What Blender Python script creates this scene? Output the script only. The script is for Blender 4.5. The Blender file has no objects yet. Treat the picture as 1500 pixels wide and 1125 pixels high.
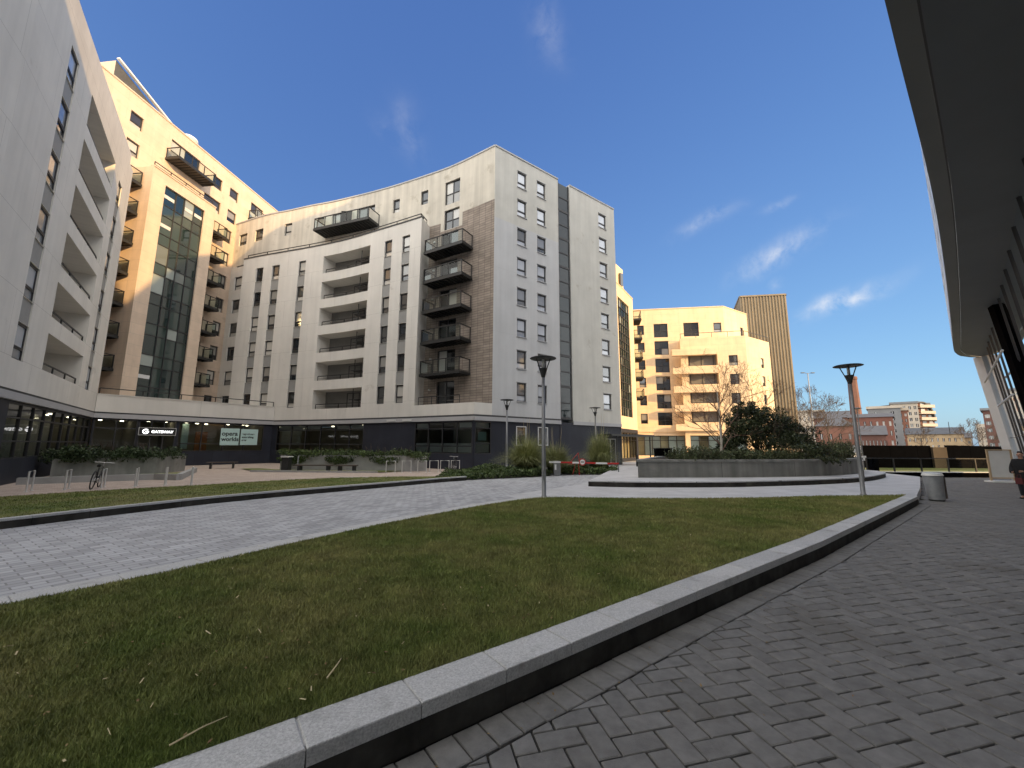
import bpy, bmesh, math, random
import numpy as np
from mathutils import Vector, Matrix
R = random.Random(7)
SC = bpy.context.scene
COL = SC.collection
rad = math.radians

# ------------------------------------------------------------------ camera
cd = bpy.data.cameras.new('camera')
cam = bpy.data.objects.new('camera', cd)
COL.objects.link(cam)
cam.location = (0, 0, 1.75)
_p = math.atan(.151)
_f = Vector((0, math.cos(_p), math.sin(_p))); _u = Vector((0, -math.sin(_p), math.cos(_p))); _r = Vector((1, 0, 0))
_ro = rad(.3)
_r2 = _r * math.cos(_ro) + _u * math.sin(_ro); _u2 = _u * math.cos(_ro) - _r * math.sin(_ro)
cam.rotation_euler = Matrix((_r2, _u2, -_f)).transposed().to_euler()
cd.sensor_width = 36.0
cd.lens = 36.0 * 590 / 1500
cd.clip_start = .05
cd.clip_end = 4000
SC.camera = cam

# ------------------------------------------------------------------ sky, sun, exposure
FILL_VEIL = 9.5  # strength of the added cloud fill behind the camera
SUN_AZ = rad(50)          # from -Y towards +X
SUN_EL = rad(15)
sdir = Vector((math.sin(SUN_AZ) * math.cos(SUN_EL), -math.cos(SUN_AZ) * math.cos(SUN_EL), math.sin(SUN_EL)))
w = bpy.data.worlds.new('World'); SC.world = w; w.use_nodes = True
nt = w.node_tree
for n in list(nt.nodes): nt.nodes.remove(n)
def N(nt, typ, **kw):
    n = nt.nodes.new(typ)
    for k, v in kw.items():
        if k.startswith('i_'):
            n.inputs[k[2:].replace('_', ' ')].default_value = v
        elif k.startswith('n_'):
            n.inputs[int(k[2:])].default_value = v
        else:
            setattr(n, k, v)
    return n
out = N(nt, 'ShaderNodeOutputWorld')
bg = N(nt, 'ShaderNodeBackground', i_Strength=.15)
sky = N(nt, 'ShaderNodeTexSky', sky_type='NISHITA', sun_disc=False)
sky.sun_elevation = SUN_EL
sky.sun_rotation = -math.atan2(sdir.x, sdir.y)   # measured from +Y towards -X
sky.altitude = 50; sky.air_density = 1.0; sky.dust_density = .9; sky.ozone_density = 1.6
tc = N(nt, 'ShaderNodeTexCoord')
# thin wind-drawn cirrus: noise stretched along one sky direction, gathered in a few wisps
def wisp(d, ax, sx, sy, amt):
    d = Vector(d).normalized(); a = Vector(ax); a = (a - d * a.dot(d)).normalized(); b = d.cross(a)
    da = N(nt, 'ShaderNodeVectorMath', operation='DOT_PRODUCT'); da.inputs[1].default_value = a
    db = N(nt, 'ShaderNodeVectorMath', operation='DOT_PRODUCT'); db.inputs[1].default_value = b
    dd = N(nt, 'ShaderNodeVectorMath', operation='DOT_PRODUCT'); dd.inputs[1].default_value = d
    for x in (da, db, dd): nt.links.new(warp.outputs[0], x.inputs[0])
    def sq(o, s):
        m = N(nt, 'ShaderNodeMath', operation='DIVIDE'); m.inputs[1].default_value = s; nt.links.new(o, m.inputs[0])
        p = N(nt, 'ShaderNodeMath', operation='POWER'); p.inputs[1].default_value = 2
        ab = N(nt, 'ShaderNodeMath', operation='ABSOLUTE'); nt.links.new(m.outputs[0], ab.inputs[0]); nt.links.new(ab.outputs[0], p.inputs[0])
        return p.outputs[0]
    s = N(nt, 'ShaderNodeMath', operation='ADD'); nt.links.new(sq(da.outputs['Value'], sx), s.inputs[0]); nt.links.new(sq(db.outputs['Value'], sy), s.inputs[1])
    e = N(nt, 'ShaderNodeMath', operation='MULTIPLY'); e.inputs[1].default_value = -1; nt.links.new(s.outputs[0], e.inputs[0])
    g = N(nt, 'ShaderNodeMath', operation='EXPONENT'); nt.links.new(e.outputs[0], g.inputs[0])
    f = N(nt, 'ShaderNodeMath', operation='GREATER_THAN'); f.inputs[1].default_value = 0; nt.links.new(dd.outputs['Value'], f.inputs[0])
    m = N(nt, 'ShaderNodeMath', operation='MULTIPLY'); nt.links.new(g.outputs[0], m.inputs[0]); nt.links.new(f.outputs[0], m.inputs[1])
    k = N(nt, 'ShaderNodeMath', operation='MULTIPLY'); k.inputs[1].default_value = amt; nt.links.new(m.outputs[0], k.inputs[0])
    return k.outputs[0]
wn = N(nt, 'ShaderNodeTexNoise', i_Scale=6.0, i_Detail=4.0); nt.links.new(tc.outputs['Generated'], wn.inputs['Vector'])
wsub = N(nt, 'ShaderNodeVectorMath', operation='SUBTRACT'); wsub.inputs[1].default_value = (.5, .5, .5); nt.links.new(wn.outputs['Color'], wsub.inputs[0])
wsc = N(nt, 'ShaderNodeVectorMath', operation='SCALE'); wsc.inputs['Scale'].default_value = .09; nt.links.new(wsub.outputs[0], wsc.inputs[0])
warp = N(nt, 'ShaderNodeVectorMath', operation='ADD'); nt.links.new(tc.outputs['Generated'], warp.inputs[0]); nt.links.new(wsc.outputs[0], warp.inputs[1])
def raydir(x, y): return _f + _r2 * ((x - 750) / 590) - _u2 * ((y - 562.5) / 590)
wisps = []
for (x, y, x2, y2, sx, sy, am) in [(1140, 368, 1200, 335, .066, .018, .66), (1240, 440, 1290, 418, .058, .016, .95), (1030, 328, 1060, 315, .05, .014, .35),
                                    (803, 40, 812, 70, .05, .025, .2), (600, 190, 612, 220, .05, .03, .14), (565, 185, 575, 200, .03, .02, .1),
                                    (1140, 300, 1165, 288, .03, .008, .25), (1143, 412, 1150, 405, .014, .012, .3)]:
    d = raydir(x, y); d2 = raydir(x2, y2)
    wisps.append(wisp(d, d2.normalized() - d.normalized(), sx, sy, am))
acc = wisps[0]
for o in wisps[1:]:
    m = N(nt, 'ShaderNodeMath', operation='MAXIMUM'); nt.links.new(acc, m.inputs[0]); nt.links.new(o, m.inputs[1]); acc = m.outputs[0]
cn = N(nt, 'ShaderNodeTexNoise', i_Scale=14.0, i_Detail=7.0, i_Roughness=.6); nt.links.new(warp.outputs[0], cn.inputs['Vector'])
cr = N(nt, 'ShaderNodeMapRange'); cr.inputs['From Min'].default_value = .38; cr.inputs['From Max'].default_value = .7; nt.links.new(cn.outputs['Fac'], cr.inputs['Value'])
cm = N(nt, 'ShaderNodeMath', operation='MULTIPLY', use_clamp=True); nt.links.new(acc, cm.inputs[0]); nt.links.new(cr.outputs[0], cm.inputs[1])
mixc = N(nt, 'ShaderNodeMix', data_type='RGBA'); mixc.inputs['B'].default_value = (3.6, 3.5, 3.4, 1)
CLOUD = mixc
# deepen the clear sky, then an added bright cloud veil unseen behind the viewer, to lift the shaded courtyard
tint = N(nt, 'ShaderNodeMix', data_type='RGBA', blend_type='MULTIPLY'); tint.inputs['Factor'].default_value = 1; tint.inputs['B'].default_value = (.42, .645, 1.34, 1)
ss_ = N(nt, 'ShaderNodeSeparateColor'); sc_ = N(nt, 'ShaderNodeCombineColor'); nt.links.new(sky.outputs[0], ss_.inputs[0])
for k_, g_ in enumerate((.7, .65, .42)):
    pw = N(nt, 'ShaderNodeMath', operation='POWER'); pw.inputs[1].default_value = g_; nt.links.new(ss_.outputs[k_], pw.inputs[0]); nt.links.new(pw.outputs[0], sc_.inputs[k_])
nt.links.new(sc_.outputs[0], tint.inputs['A'])
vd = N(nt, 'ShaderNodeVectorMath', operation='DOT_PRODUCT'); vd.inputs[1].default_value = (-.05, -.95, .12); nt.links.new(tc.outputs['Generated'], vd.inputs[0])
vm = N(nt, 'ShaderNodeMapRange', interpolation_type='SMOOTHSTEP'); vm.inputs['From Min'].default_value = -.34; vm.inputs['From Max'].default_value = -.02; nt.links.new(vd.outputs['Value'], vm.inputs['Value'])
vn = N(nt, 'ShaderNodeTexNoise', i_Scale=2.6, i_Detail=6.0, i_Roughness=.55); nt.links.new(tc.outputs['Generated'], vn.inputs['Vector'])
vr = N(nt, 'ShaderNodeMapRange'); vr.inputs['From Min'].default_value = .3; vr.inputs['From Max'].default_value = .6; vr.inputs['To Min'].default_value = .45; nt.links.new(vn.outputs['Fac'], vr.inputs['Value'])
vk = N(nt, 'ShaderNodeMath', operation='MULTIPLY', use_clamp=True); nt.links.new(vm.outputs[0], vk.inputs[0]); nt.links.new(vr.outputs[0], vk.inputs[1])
fill_veil = N(nt, 'ShaderNodeMix', data_type='RGBA'); fill_veil.inputs['B'].default_value = (FILL_VEIL, FILL_VEIL * .96, FILL_VEIL * .9, 1); nt.links.new(vk.outputs[0], fill_veil.inputs['Factor']); nt.links.new(tint.outputs['Result'], fill_veil.inputs['A'])
nt.links.new(cm.outputs[0], mixc.inputs['Factor']); nt.links.new(fill_veil.outputs['Result'], mixc.inputs['A'])
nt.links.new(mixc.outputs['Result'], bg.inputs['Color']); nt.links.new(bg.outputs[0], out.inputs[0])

sl = bpy.data.lights.new('sun', 'SUN'); sl.energy = 2.9; sl.angle = rad(.5); sl.color = (1, .62, .25)
so = bpy.data.objects.new('sun', sl); COL.objects.link(so)
so.rotation_euler = (-sdir).to_track_quat('-Z', 'Y').to_euler()
SC.view_settings.view_transform = 'Standard'; SC.view_settings.look = 'None'
SC.view_settings.exposure = 1.0; SC.view_settings.gamma = 1; SC.view_settings.use_curve_mapping = False
SC.cycles.max_bounces = 8; SC.cycles.transparent_max_bounces = 24
SC.cycles.sample_clamp_indirect = 6

# ------------------------------------------------------------------ materials
def mat(name, col, rough=.8, var=.15, scale=2.0, bump=0.0, bscale=30.0, metal=0.0, spec=.4, streak=0.0, island=0.0, uv=False, emit=None, dirt=None):
    """plain procedural surface: base colour with noise, optional rain streaks, optional variation between loose pieces"""
    m = bpy.data.materials.new(name); m.use_nodes = True; t = m.node_tree
    b = t.nodes['Principled BSDF']
    b.inputs['Roughness'].default_value = rough; b.inputs['Metallic'].default_value = metal; b.inputs['Specular IOR Level'].default_value = spec
    tcn = N(t, 'ShaderNodeTexCoord'); co = tcn.outputs['UV' if uv else 'Object']
    n1 = N(t, 'ShaderNodeTexNoise', i_Scale=scale, i_Detail=6.0, i_Roughness=.6); t.links.new(co, n1.inputs['Vector'])
    mr = N(t, 'ShaderNodeMapRange'); mr.inputs['From Min'].default_value = .3; mr.inputs['From Max'].default_value = .7
    mr.inputs['To Min'].default_value = 1 - var; mr.inputs['To Max'].default_value = 1 + var; t.links.new(n1.outputs['Fac'], mr.inputs['Value'])
    fac = mr.outputs[0]
    def mul(a, bb):
        k = N(t, 'ShaderNodeMath', operation='MULTIPLY'); t.links.new(a, k.inputs[0]); t.links.new(bb, k.inputs[1]); return k.outputs[0]
    if streak:
        mp = N(t, 'ShaderNodeMapping'); mp.inputs['Scale'].default_value = (2.2, .12, 1) if uv else (2.2, 2.2, .12); t.links.new(co, mp.inputs['Vector'])
        n2 = N(t, 'ShaderNodeTexNoise', i_Scale=1.0, i_Detail=5.0); t.links.new(mp.outputs[0], n2.inputs['Vector'])
        m2 = N(t, 'ShaderNodeMapRange'); m2.inputs['From Min'].default_value = .35; m2.inputs['From Max'].default_value = .65
        m2.inputs['To Min'].default_value = 1 - streak; m2.inputs['To Max'].default_value = 1 + streak * .5; t.links.new(n2.outputs['Fac'], m2.inputs['Value'])
        fac = mul(fac, m2.outputs[0])
    if island:
        g = N(t, 'ShaderNodeNewGeometry'); m3 = N(t, 'ShaderNodeMapRange'); m3.inputs['To Min'].default_value = 1 - island; m3.inputs['To Max'].default_value = 1 + island
        t.links.new(g.outputs['Random Per Island'], m3.inputs['Value']); fac = mul(fac, m3.outputs[0])
    cc = N(t, 'ShaderNodeVectorMath', operation='SCALE'); cc.inputs[0].default_value = col[:3]; t.links.new(fac, cc.inputs['Scale'])
    last = cc.outputs[0]
    if dirt:   # (colour, scale, threshold)
        dn = N(t, 'ShaderNodeTexNoise', i_Scale=dirt[1], i_Detail=8.0, i_Roughness=.65); t.links.new(co, dn.inputs['Vector'])
        dm = N(t, 'ShaderNodeMapRange'); dm.inputs['From Min'].default_value = dirt[2]; dm.inputs['From Max'].default_value = dirt[2] + .14; t.links.new(dn.outputs['Fac'], dm.inputs['Value'])
        dx = N(t, 'ShaderNodeMix', data_type='RGBA'); dx.inputs['B'].default_value = (*dirt[0], 1); t.links.new(dm.outputs[0], dx.inputs['Factor']); t.links.new(last, dx.inputs['A'])
        last = dx.outputs['Result']
    t.links.new(last, b.inputs['Base Color'])
    if bump:
        bn = N(t, 'ShaderNodeTexNoise', i_Scale=bscale, i_Detail=5.0); t.links.new(co, bn.inputs['Vector'])
        bp = N(t, 'ShaderNodeBump', i_Strength=bump, i_Distance=.01); t.links.new(bn.outputs['Fac'], bp.inputs['Height']); t.links.new(bp.outputs[0], b.inputs['Normal'])
    if emit:
        b.inputs['Emission Color'].default_value = (*emit[0], 1); b.inputs['Emission Strength'].default_value = emit[1]
    return m

def add_joints(m, bw, bh, mortar, jcol, offset=0.0, squash_bump=.4, rot=None, coord='UV', cvar=0.0):
    """lay a grid of joints (panels, tiles, setts) over a material made by mat()"""
    t = m.node_tree; b = t.nodes['Principled BSDF']
    src = b.inputs['Base Color'].links[0].from_socket
    tcn = N(t, 'ShaderNodeTexCoord'); co = tcn.outputs[coord]
    if rot is not None:
        mp = N(t, 'ShaderNodeMapping'); mp.inputs['Rotation'].default_value = (0, 0, rot); t.links.new(co, mp.inputs['Vector']); co = mp.outputs[0]
    br = N(t, 'ShaderNodeTexBrick'); br.offset = offset; br.squash = 1.0
    br.inputs['Scale'].default_value = 1; br.inputs['Brick Width'].default_value = bw; br.inputs['Row Height'].default_value = bh
    br.inputs['Mortar Size'].default_value = mortar; br.inputs['Mortar Smooth'].default_value = .2; br.inputs['Bias'].default_value = 0
    br.inputs['Color1'].default_value = (1 - cvar,) * 3 + (1,); br.inputs['Color2'].default_value = (1 + cvar,) * 3 + (1,)
    t.links.new(co, br.inputs['Vector'])
    ml = N(t, 'ShaderNodeMix', data_type='RGBA', blend_type='MULTIPLY'); ml.inputs['Factor'].default_value = 1
    t.links.new(src, ml.inputs['A']); t.links.new(br.outputs['Color'], ml.inputs['B'])
    mx = N(t, 'ShaderNodeMix', data_type='RGBA'); mx.inputs['B'].default_value = (*jcol, 1)
    t.links.new(br.outputs['Fac'], mx.inputs['Factor']); t.links.new(ml.outputs['Result'], mx.inputs['A']); t.links.new(mx.outputs['Result'], b.inputs['Base Color'])
    inv = N(t, 'ShaderNodeMath', operation='SUBTRACT'); inv.inputs[0].default_value = 1; t.links.new(br.outputs['Fac'], inv.inputs[1])
    bp = N(t, 'ShaderNodeBump', i_Strength=squash_bump, i_Distance=.01); t.links.new(inv.outputs[0], bp.inputs['Height'])
    if b.inputs['Normal'].links: t.links.new(b.inputs['Normal'].links[0].from_socket, bp.inputs['Normal'])
    t.links.new(bp.outputs[0], b.inputs['Normal'])
    return m

def glass_opaque(name, c1, c2, rough=.04, island=True, blind=.25, bcol=(.55, .53, .48)):
    """a window pane with a room behind it: dark interior, now and then a blind, under a mirror-smooth coat"""
    m = bpy.data.materials.new(name); m.use_nodes = True; t = m.node_tree; b = t.nodes['Principled BSDF']
    oi = N(t, 'ShaderNodeObjectInfo'); g = N(t, 'ShaderNodeNewGeometry')
    ad = N(t, 'ShaderNodeMath', operation='ADD'); t.links.new(oi.outputs['Random'], ad.inputs[0]); t.links.new(g.outputs['Random Per Island'], ad.inputs[1])
    fr = N(t, 'ShaderNodeMath', operation='FRACT'); t.links.new(ad.outputs[0], fr.inputs[0])
    rp = N(t, 'ShaderNodeValToRGB'); rp.color_ramp.interpolation = 'CONSTANT'
    e = rp.color_ramp.elements; e[0].position = 0; e[0].color = (*c1, 1); e[1].position = .5 * (1 - blind); e[1].color = (*c2, 1)
    k = e.new(1 - blind); k.color = (*bcol, 1)
    k = e.new(1 - blind * .4); k.color = (bcol[0] * .5, bcol[1] * .5, bcol[2] * .5, 1)
    t.links.new(fr.outputs[0], rp.inputs[0]); t.links.new(rp.outputs[0], b.inputs['Base Color'])
    b.inputs['Roughness'].default_value = .5; b.inputs['Specular IOR Level'].default_value = .1
    gl = N(t, 'ShaderNodeBsdfGlossy', i_Roughness=rough); gl.inputs['Color'].default_value = (.9, .95, 1, 1)
    fn = N(t, 'ShaderNodeFresnel', i_IOR=1.9)
    nz = N(t, 'ShaderNodeTexNoise', i_Scale=.7, i_Detail=2.0); tcn = N(t, 'ShaderNodeTexCoord'); t.links.new(tcn.outputs['Object'], nz.inputs['Vector'])
    bp = N(t, 'ShaderNodeBump', i_Strength=.06, i_Distance=.05); t.links.new(nz.outputs['Fac'], bp.inputs['Height'])
    t.links.new(bp.outputs[0], gl.inputs['Normal'])
    mx = N(t, 'ShaderNodeMixShader'); t.links.new(fn.outputs[0], mx.inputs[0]); t.links.new(b.outputs[0], mx.inputs[1]); t.links.new(gl.outputs[0], mx.inputs[2])
    t.links.new(mx.outputs[0], t.nodes['Material Output'].inputs[0])
    return m

def glass_clear(name, tint=(.7, .78, .76), ior=1.7, rough=.02):
    m = bpy.data.materials.new(name); m.use_nodes = True; t = m.node_tree
    t.nodes.remove(t.nodes['Principled BSDF'])
    tr = N(t, 'ShaderNodeBsdfTransparent'); tr.inputs[0].default_value = (*tint, 1)
    gl = N(t, 'ShaderNodeBsdfGlossy', i_Roughness=rough)
    fn = N(t, 'ShaderNodeFresnel', i_IOR=ior)
    mx = N(t, 'ShaderNodeMixShader'); t.links.new(fn.outputs[0], mx.inputs[0]); t.links.new(tr.outputs[0], mx.inputs[1]); t.links.new(gl.outputs[0], mx.inputs[2])
    t.links.new(mx.outputs[0], t.nodes['Material Output'].inputs[0])
    return m

M = {}
M['render'] = mat('white_render', (.7, .675, .625), .85, .07, .35, streak=.045, uv=True, bump=.15, bscale=60, dirt=((.46, .42, .36), .5, .64))
add_joints(M['render'], 6.0, 2.55, .006, (.36, .34, .31), .5, .25)
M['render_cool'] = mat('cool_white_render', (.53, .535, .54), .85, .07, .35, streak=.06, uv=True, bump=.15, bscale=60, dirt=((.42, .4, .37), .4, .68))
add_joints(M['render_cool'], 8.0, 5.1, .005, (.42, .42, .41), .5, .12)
M['tower_stone'] = mat('pinkish_stone_cladding', (.63, .5, .39), .8, .08, .8, uv=True, streak=.06, bump=.1, dirt=((.42, .35, .27), .7, .62))
add_joints(M['tower_stone'], 2.4, .85, .007, (.42, .37, .31), .5, .2, cvar=.03)
M['stand'] = mat('satin_steel_hoop', (.62, .62, .6), .4, .06, 6, metal=.35)
M['render_grey'] = mat('pale_render', (.555, .545, .5), .85, .08, .5, streak=.06, uv=True, bump=.15, bscale=60, dirt=((.38, .35, .29), .6, .62))
M['render_top'] = mat('weathered_render', (.6, .56, .48), .85, .09, .5, streak=.14, uv=True, bump=.15, bscale=60, dirt=((.38, .34, .27), .7, .58))
M['stone'] = mat('sandy_stone_cladding', (.76, .59, .39), .8, .08, .8, uv=True, streak=.06, bump=.1)
add_joints(M['stone'], 2.4, .85, .007, (.4, .36, .3), .5, .2, cvar=.03)
M['brick_tile'] = mat('brown_tile_cladding', (.3, .25, .208), .75, .18, 1.4, uv=True, bump=.2)
add_joints(M['brick_tile'], .6, .2, .014, (.12, .095, .08), 0, .5, cvar=.14)
M['dark_panel'] = mat('blue_black_cladding', (.03, .033, .045), .5, .18, .7, uv=True, spec=.22)
add_joints(M['dark_panel'], 1.2, 4.4, .006, (.01, .01, .012), 0, .3, cvar=.08)
M['spandrel'] = mat('grey_infill_panel', (.3, .3, .29), .6, .07, 1.5)
M['fascia'] = mat('light_grey_fascia', (.42, .42, .43), .5, .06, 1.0)
M['shadow_gap'] = mat('dark_flashing', (.06, .06, .062), .6, .1, 2)
M['frame'] = mat('dark_window_frame', (.035, .035, .038), .45, .1, 3)
M['frame_pale'] = mat('pale_window_frame', (.62, .62, .62), .5, .05, 3)
M['metal_dark'] = mat('dark_painted_steel', (.035, .036, .036), .45, .12, 3, metal=.3)
M['metal'] = mat('brushed_steel', (.42, .42, .42), .38, .1, 6, metal=.85)
M['galv'] = mat('galvanised_steel', (.33, .34, .35), .5, .14, 5, metal=.55)
M['lamp_pole'] = mat('grey_painted_column', (.2, .205, .21), .45, .1, 3, metal=.4)
M['pane'] = glass_opaque('window_pane', (.012, .014, .016), (.045, .044, .04), blind=.5)
M['pane_sky'] = glass_opaque('window_pane_sky_tint', (.05, .055, .06), (.12, .125, .13), blind=.8, bcol=(.5, .53, .58)); M['pane_sky'].node_tree.nodes['Fresnel'].inputs[0].default_value = 2.3  # pale blue in the pane colour stands in for reflected sky
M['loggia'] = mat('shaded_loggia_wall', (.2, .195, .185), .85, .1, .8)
M['chimney'] = mat('sooty_brick', (.17, .085, .06), .85, .25, .3)
M['pane_dark'] = glass_opaque('window_pane_dark', (.008, .009, .01), (.02, .02, .02), blind=.15)
M['pane_green'] = glass_opaque('curtain_wall_pane', (.012, .025, .024), (.03, .05, .045), blind=.12, bcol=(.3, .34, .32))
M['clear'] = glass_clear('shopfront_glass', (.62, .68, .67), 1.55)
M['rail_glass'] = glass_clear('dark_rail_glass', (.5, .56, .55), 1.25)
M['pier'] = mat('sooty_stone', (.075, .058, .042), .85, .2, .6, spec=.1)
M['balu'] = glass_clear('balustrade_glass', (.78, .86, .83), 1.38)
M['pane_stair'] = glass_opaque('stair_glass', (.008, .014, .016), (.016, .026, .028), blind=.0); M['pane_stair'].node_tree.nodes['Fresnel'].inputs[0].default_value = 1.42
M['zinc'] = mat('bronze_ribbed_metal', (.215, .178, .122), .55, .1, .4, metal=.25, streak=.12)
M['canopy'] = mat('dark_canopy_panel', (.125, .135, .148), .55, .08, .6)
M['canopy_lip'] = mat('canopy_lip_panel', (.17, .172, .172), .5, .08, .6)
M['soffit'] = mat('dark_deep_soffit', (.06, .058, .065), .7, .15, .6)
M['white_panel'] = mat('white_metal_panel', (.6, .62, .64), .35, .05, .8)
M['mirror'] = glass_opaque('lobby_glass', (.02, .022, .024), (.03, .03, .03), rough=.01, blind=.0)
M['mirror'].node_tree.nodes['Fresnel'].inputs[0].default_value = 3.2
M['granite'] = mat('light_granite', (.43, .43, .42), .75, .3, 70, bump=.5, bscale=120, dirt=((.27, .27, .255), 2.2, .56), island=.08)
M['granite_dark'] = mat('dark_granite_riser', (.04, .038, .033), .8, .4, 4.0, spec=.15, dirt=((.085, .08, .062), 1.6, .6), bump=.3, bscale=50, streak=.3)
M['concrete'] = mat('planter_concrete', (.22, .22, .205), .85, .2, 1.5, bump=.3, bscale=25, streak=.22, dirt=((.1, .1, .085), 1.2, .62))
M['concrete_pale'] = mat('pale_concrete', (.34, .34, .33), .85, .12, 1.5, bump=.2, bscale=25)
M['paver'] = mat('charcoal_block_paver', (.155, .151, .142), .85, .2, 9, bump=.5, bscale=110, island=.1, spec=.25, dirt=((.118, .112, .1), .9, .56))
M['grout'] = mat('dark_sand_joint', (.018, .017, .015), .95, .3, 20)
M['road'] = mat('granite_sett', (.36, .365, .375), .75, .12, 1.1, bump=.2, bscale=60, dirt=((.3, .3, .3), .5, .58))
M['plaza'] = mat('buff_paving', (.42, .34, .285), .8, .12, .8, bump=.2, bscale=40)
M['flag'] = mat('pale_flagstone', (.45, .45, .45), .75, .12, .9, bump=.2, bscale=40)
M['asphalt'] = mat('asphalt', (.055, .055, .056), .9, .2, 1)
M['soil'] = mat('dark_soil', (.02, .016, .012), .95, .4, 5)
M['bark'] = mat('brown_bark', (.1, .075, .055), .9, .3, 6)
M['birch'] = mat('pale_birch_bark', (.42, .38, .32), .8, .25, 5, dirt=((.08, .07, .06), 9, .6))
M['twig'] = mat('reddish_twig', (.14, .085, .06), .9, .25, 6)
M['black'] = mat('black_hoarding', (.002, .002, .0025), .95, .3, 2, spec=.02)
M['red_brick'] = mat('red_brick', (.18, .078, .058), .85, .15, .5, uv=True)
M['dark_brick'] = mat('dark_red_brick', (.14, .07, .055), .85, .15, .5, uv=True)
M['orange_brick'] = mat('orange_brick', (.23, .11, .078), .85, .15, .5, uv=True)
M['sandstone'] = mat('sandstone', (.42, .31, .19), .85, .15, .5, uv=True)
M['slate'] = mat('grey_slate', (.085, .088, .095), .7, .2, 1.0)
M['buff'] = mat('buff_cladding', (.48, .42, .34), .75, .1, .5, uv=True)
M['grey_clad'] = mat('grey_cladding', (.2, .205, .21), .65, .1, .5, uv=True)
M['white'] = mat('white_paint', (.75, .75, .73), .5, .04, 2)
M['red'] = mat('red_paint', (.45, .03, .025), .5, .1, 4)
M['poster'] = mat('pale_aqua_poster', (.5, .68, .65), .5, .03, 2)
M['ink'] = mat('black_ink', (.015, .02, .02), .6, .0, 1)
M['wood'] = mat('orange_wood_door', (.36, .13, .045), .5, .15, 2)
M['bench_wood'] = mat('dark_bench_timber', (.075, .06, .05), .7, .2, 4)
M['wall_in'] = mat('interior_wall', (.28, .26, .22), .8, .1, .5)
M['floor_in'] = mat('interior_floor', (.12, .11, .1), .5, .1, .5)
M['lamp'] = mat('ceiling_lamp', (.9, .85, .7), .5, 0, 1, emit=((1, .86, .6), 9))
M['frosted'] = mat('frosted_lamp_glass', (.62, .62, .6), .35, .05, 3)
M['sign_lit'] = mat('lit_sign_letter', (.9, .9, .9), .5, 0, 1, emit=((1, 1, 1), 1.2))
M['rubber'] = mat('black_rubber', (.012, .012, .012), .7, .1, 4)
M['cloth'] = mat('black_coat_cloth', (.012, .012, .014), .9, .3, 20)
M['trouser'] = mat('dark_trouser_cloth', (.02, .022, .028), .9, .3, 20)
M['skin'] = mat('skin', (.42, .24, .17), .55, .08, 8)
M['hair'] = mat('dark_hair', (.015, .011, .009), .5, .2, 20)
M['red_cloth'] = mat('dark_red_cloth', (.09, .018, .02), .8, .2, 10)
def leafmat(name, c1, c2, rough=.5):
    m = bpy.data.materials.new(name); m.use_nodes = True; t = m.node_tree; b = t.nodes['Principled BSDF']
    g = N(t, 'ShaderNodeNewGeometry'); rp = N(t, 'ShaderNodeValToRGB'); rp.color_ramp.elements[0].color = (*c1, 1); rp.color_ramp.elements[1].color = (*c2, 1)
    t.links.new(g.outputs['Random Per Island'], rp.inputs[0])
    nz = N(t, 'ShaderNodeTexNoise', i_Scale=1.2, i_Detail=4.0); tcn = N(t, 'ShaderNodeTexCoord'); t.links.new(tcn.outputs['Object'], nz.inputs['Vector'])
    mr = N(t, 'ShaderNodeMapRange'); mr.inputs['From Min'].default_value = .35; mr.inputs['From Max'].default_value = .65; mr.inputs['To Min'].default_value = .65; mr.inputs['To Max'].default_value = 1.35
    t.links.new(nz.outputs['Fac'], mr.inputs['Value'])
    sc = N(t, 'ShaderNodeVectorMath', operation='SCALE'); t.links.new(rp.outputs[0], sc.inputs[0]); t.links.new(mr.outputs[0], sc.inputs['Scale'])
    t.links.new(sc.outputs[0], b.inputs['Base Color']); b.inputs['Roughness'].default_value = rough; b.inputs['Specular IOR Level'].default_value = .3
    return m
M['leaf_dark'] = leafmat('dark_evergreen_leaf', (.014, .024, .01), (.055, .066, .026))
M['leaf_bush'] = leafmat('rosemary_leaf', (.04, .06, .025), (.12, .14, .065))
M['leaf_ivy'] = leafmat('ivy_leaf', (.035, .06, .018), (.1, .14, .045))
M['leaf_hedge'] = leafmat('hedge_leaf', (.025, .045, .018), (.07, .1, .045))
M['leaf_pampas'] = leafmat('pampas_blade', (.15, .18, .06), (.38, .38, .18), .7)
M['leaf_brown'] = leafmat('fallen_leaf', (.12, .07, .03), (.28, .2, .09), .8)
M['leaf_far'] = leafmat('winter_brush', (.06, .06, .035), (.14, .12, .075), .8)

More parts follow.
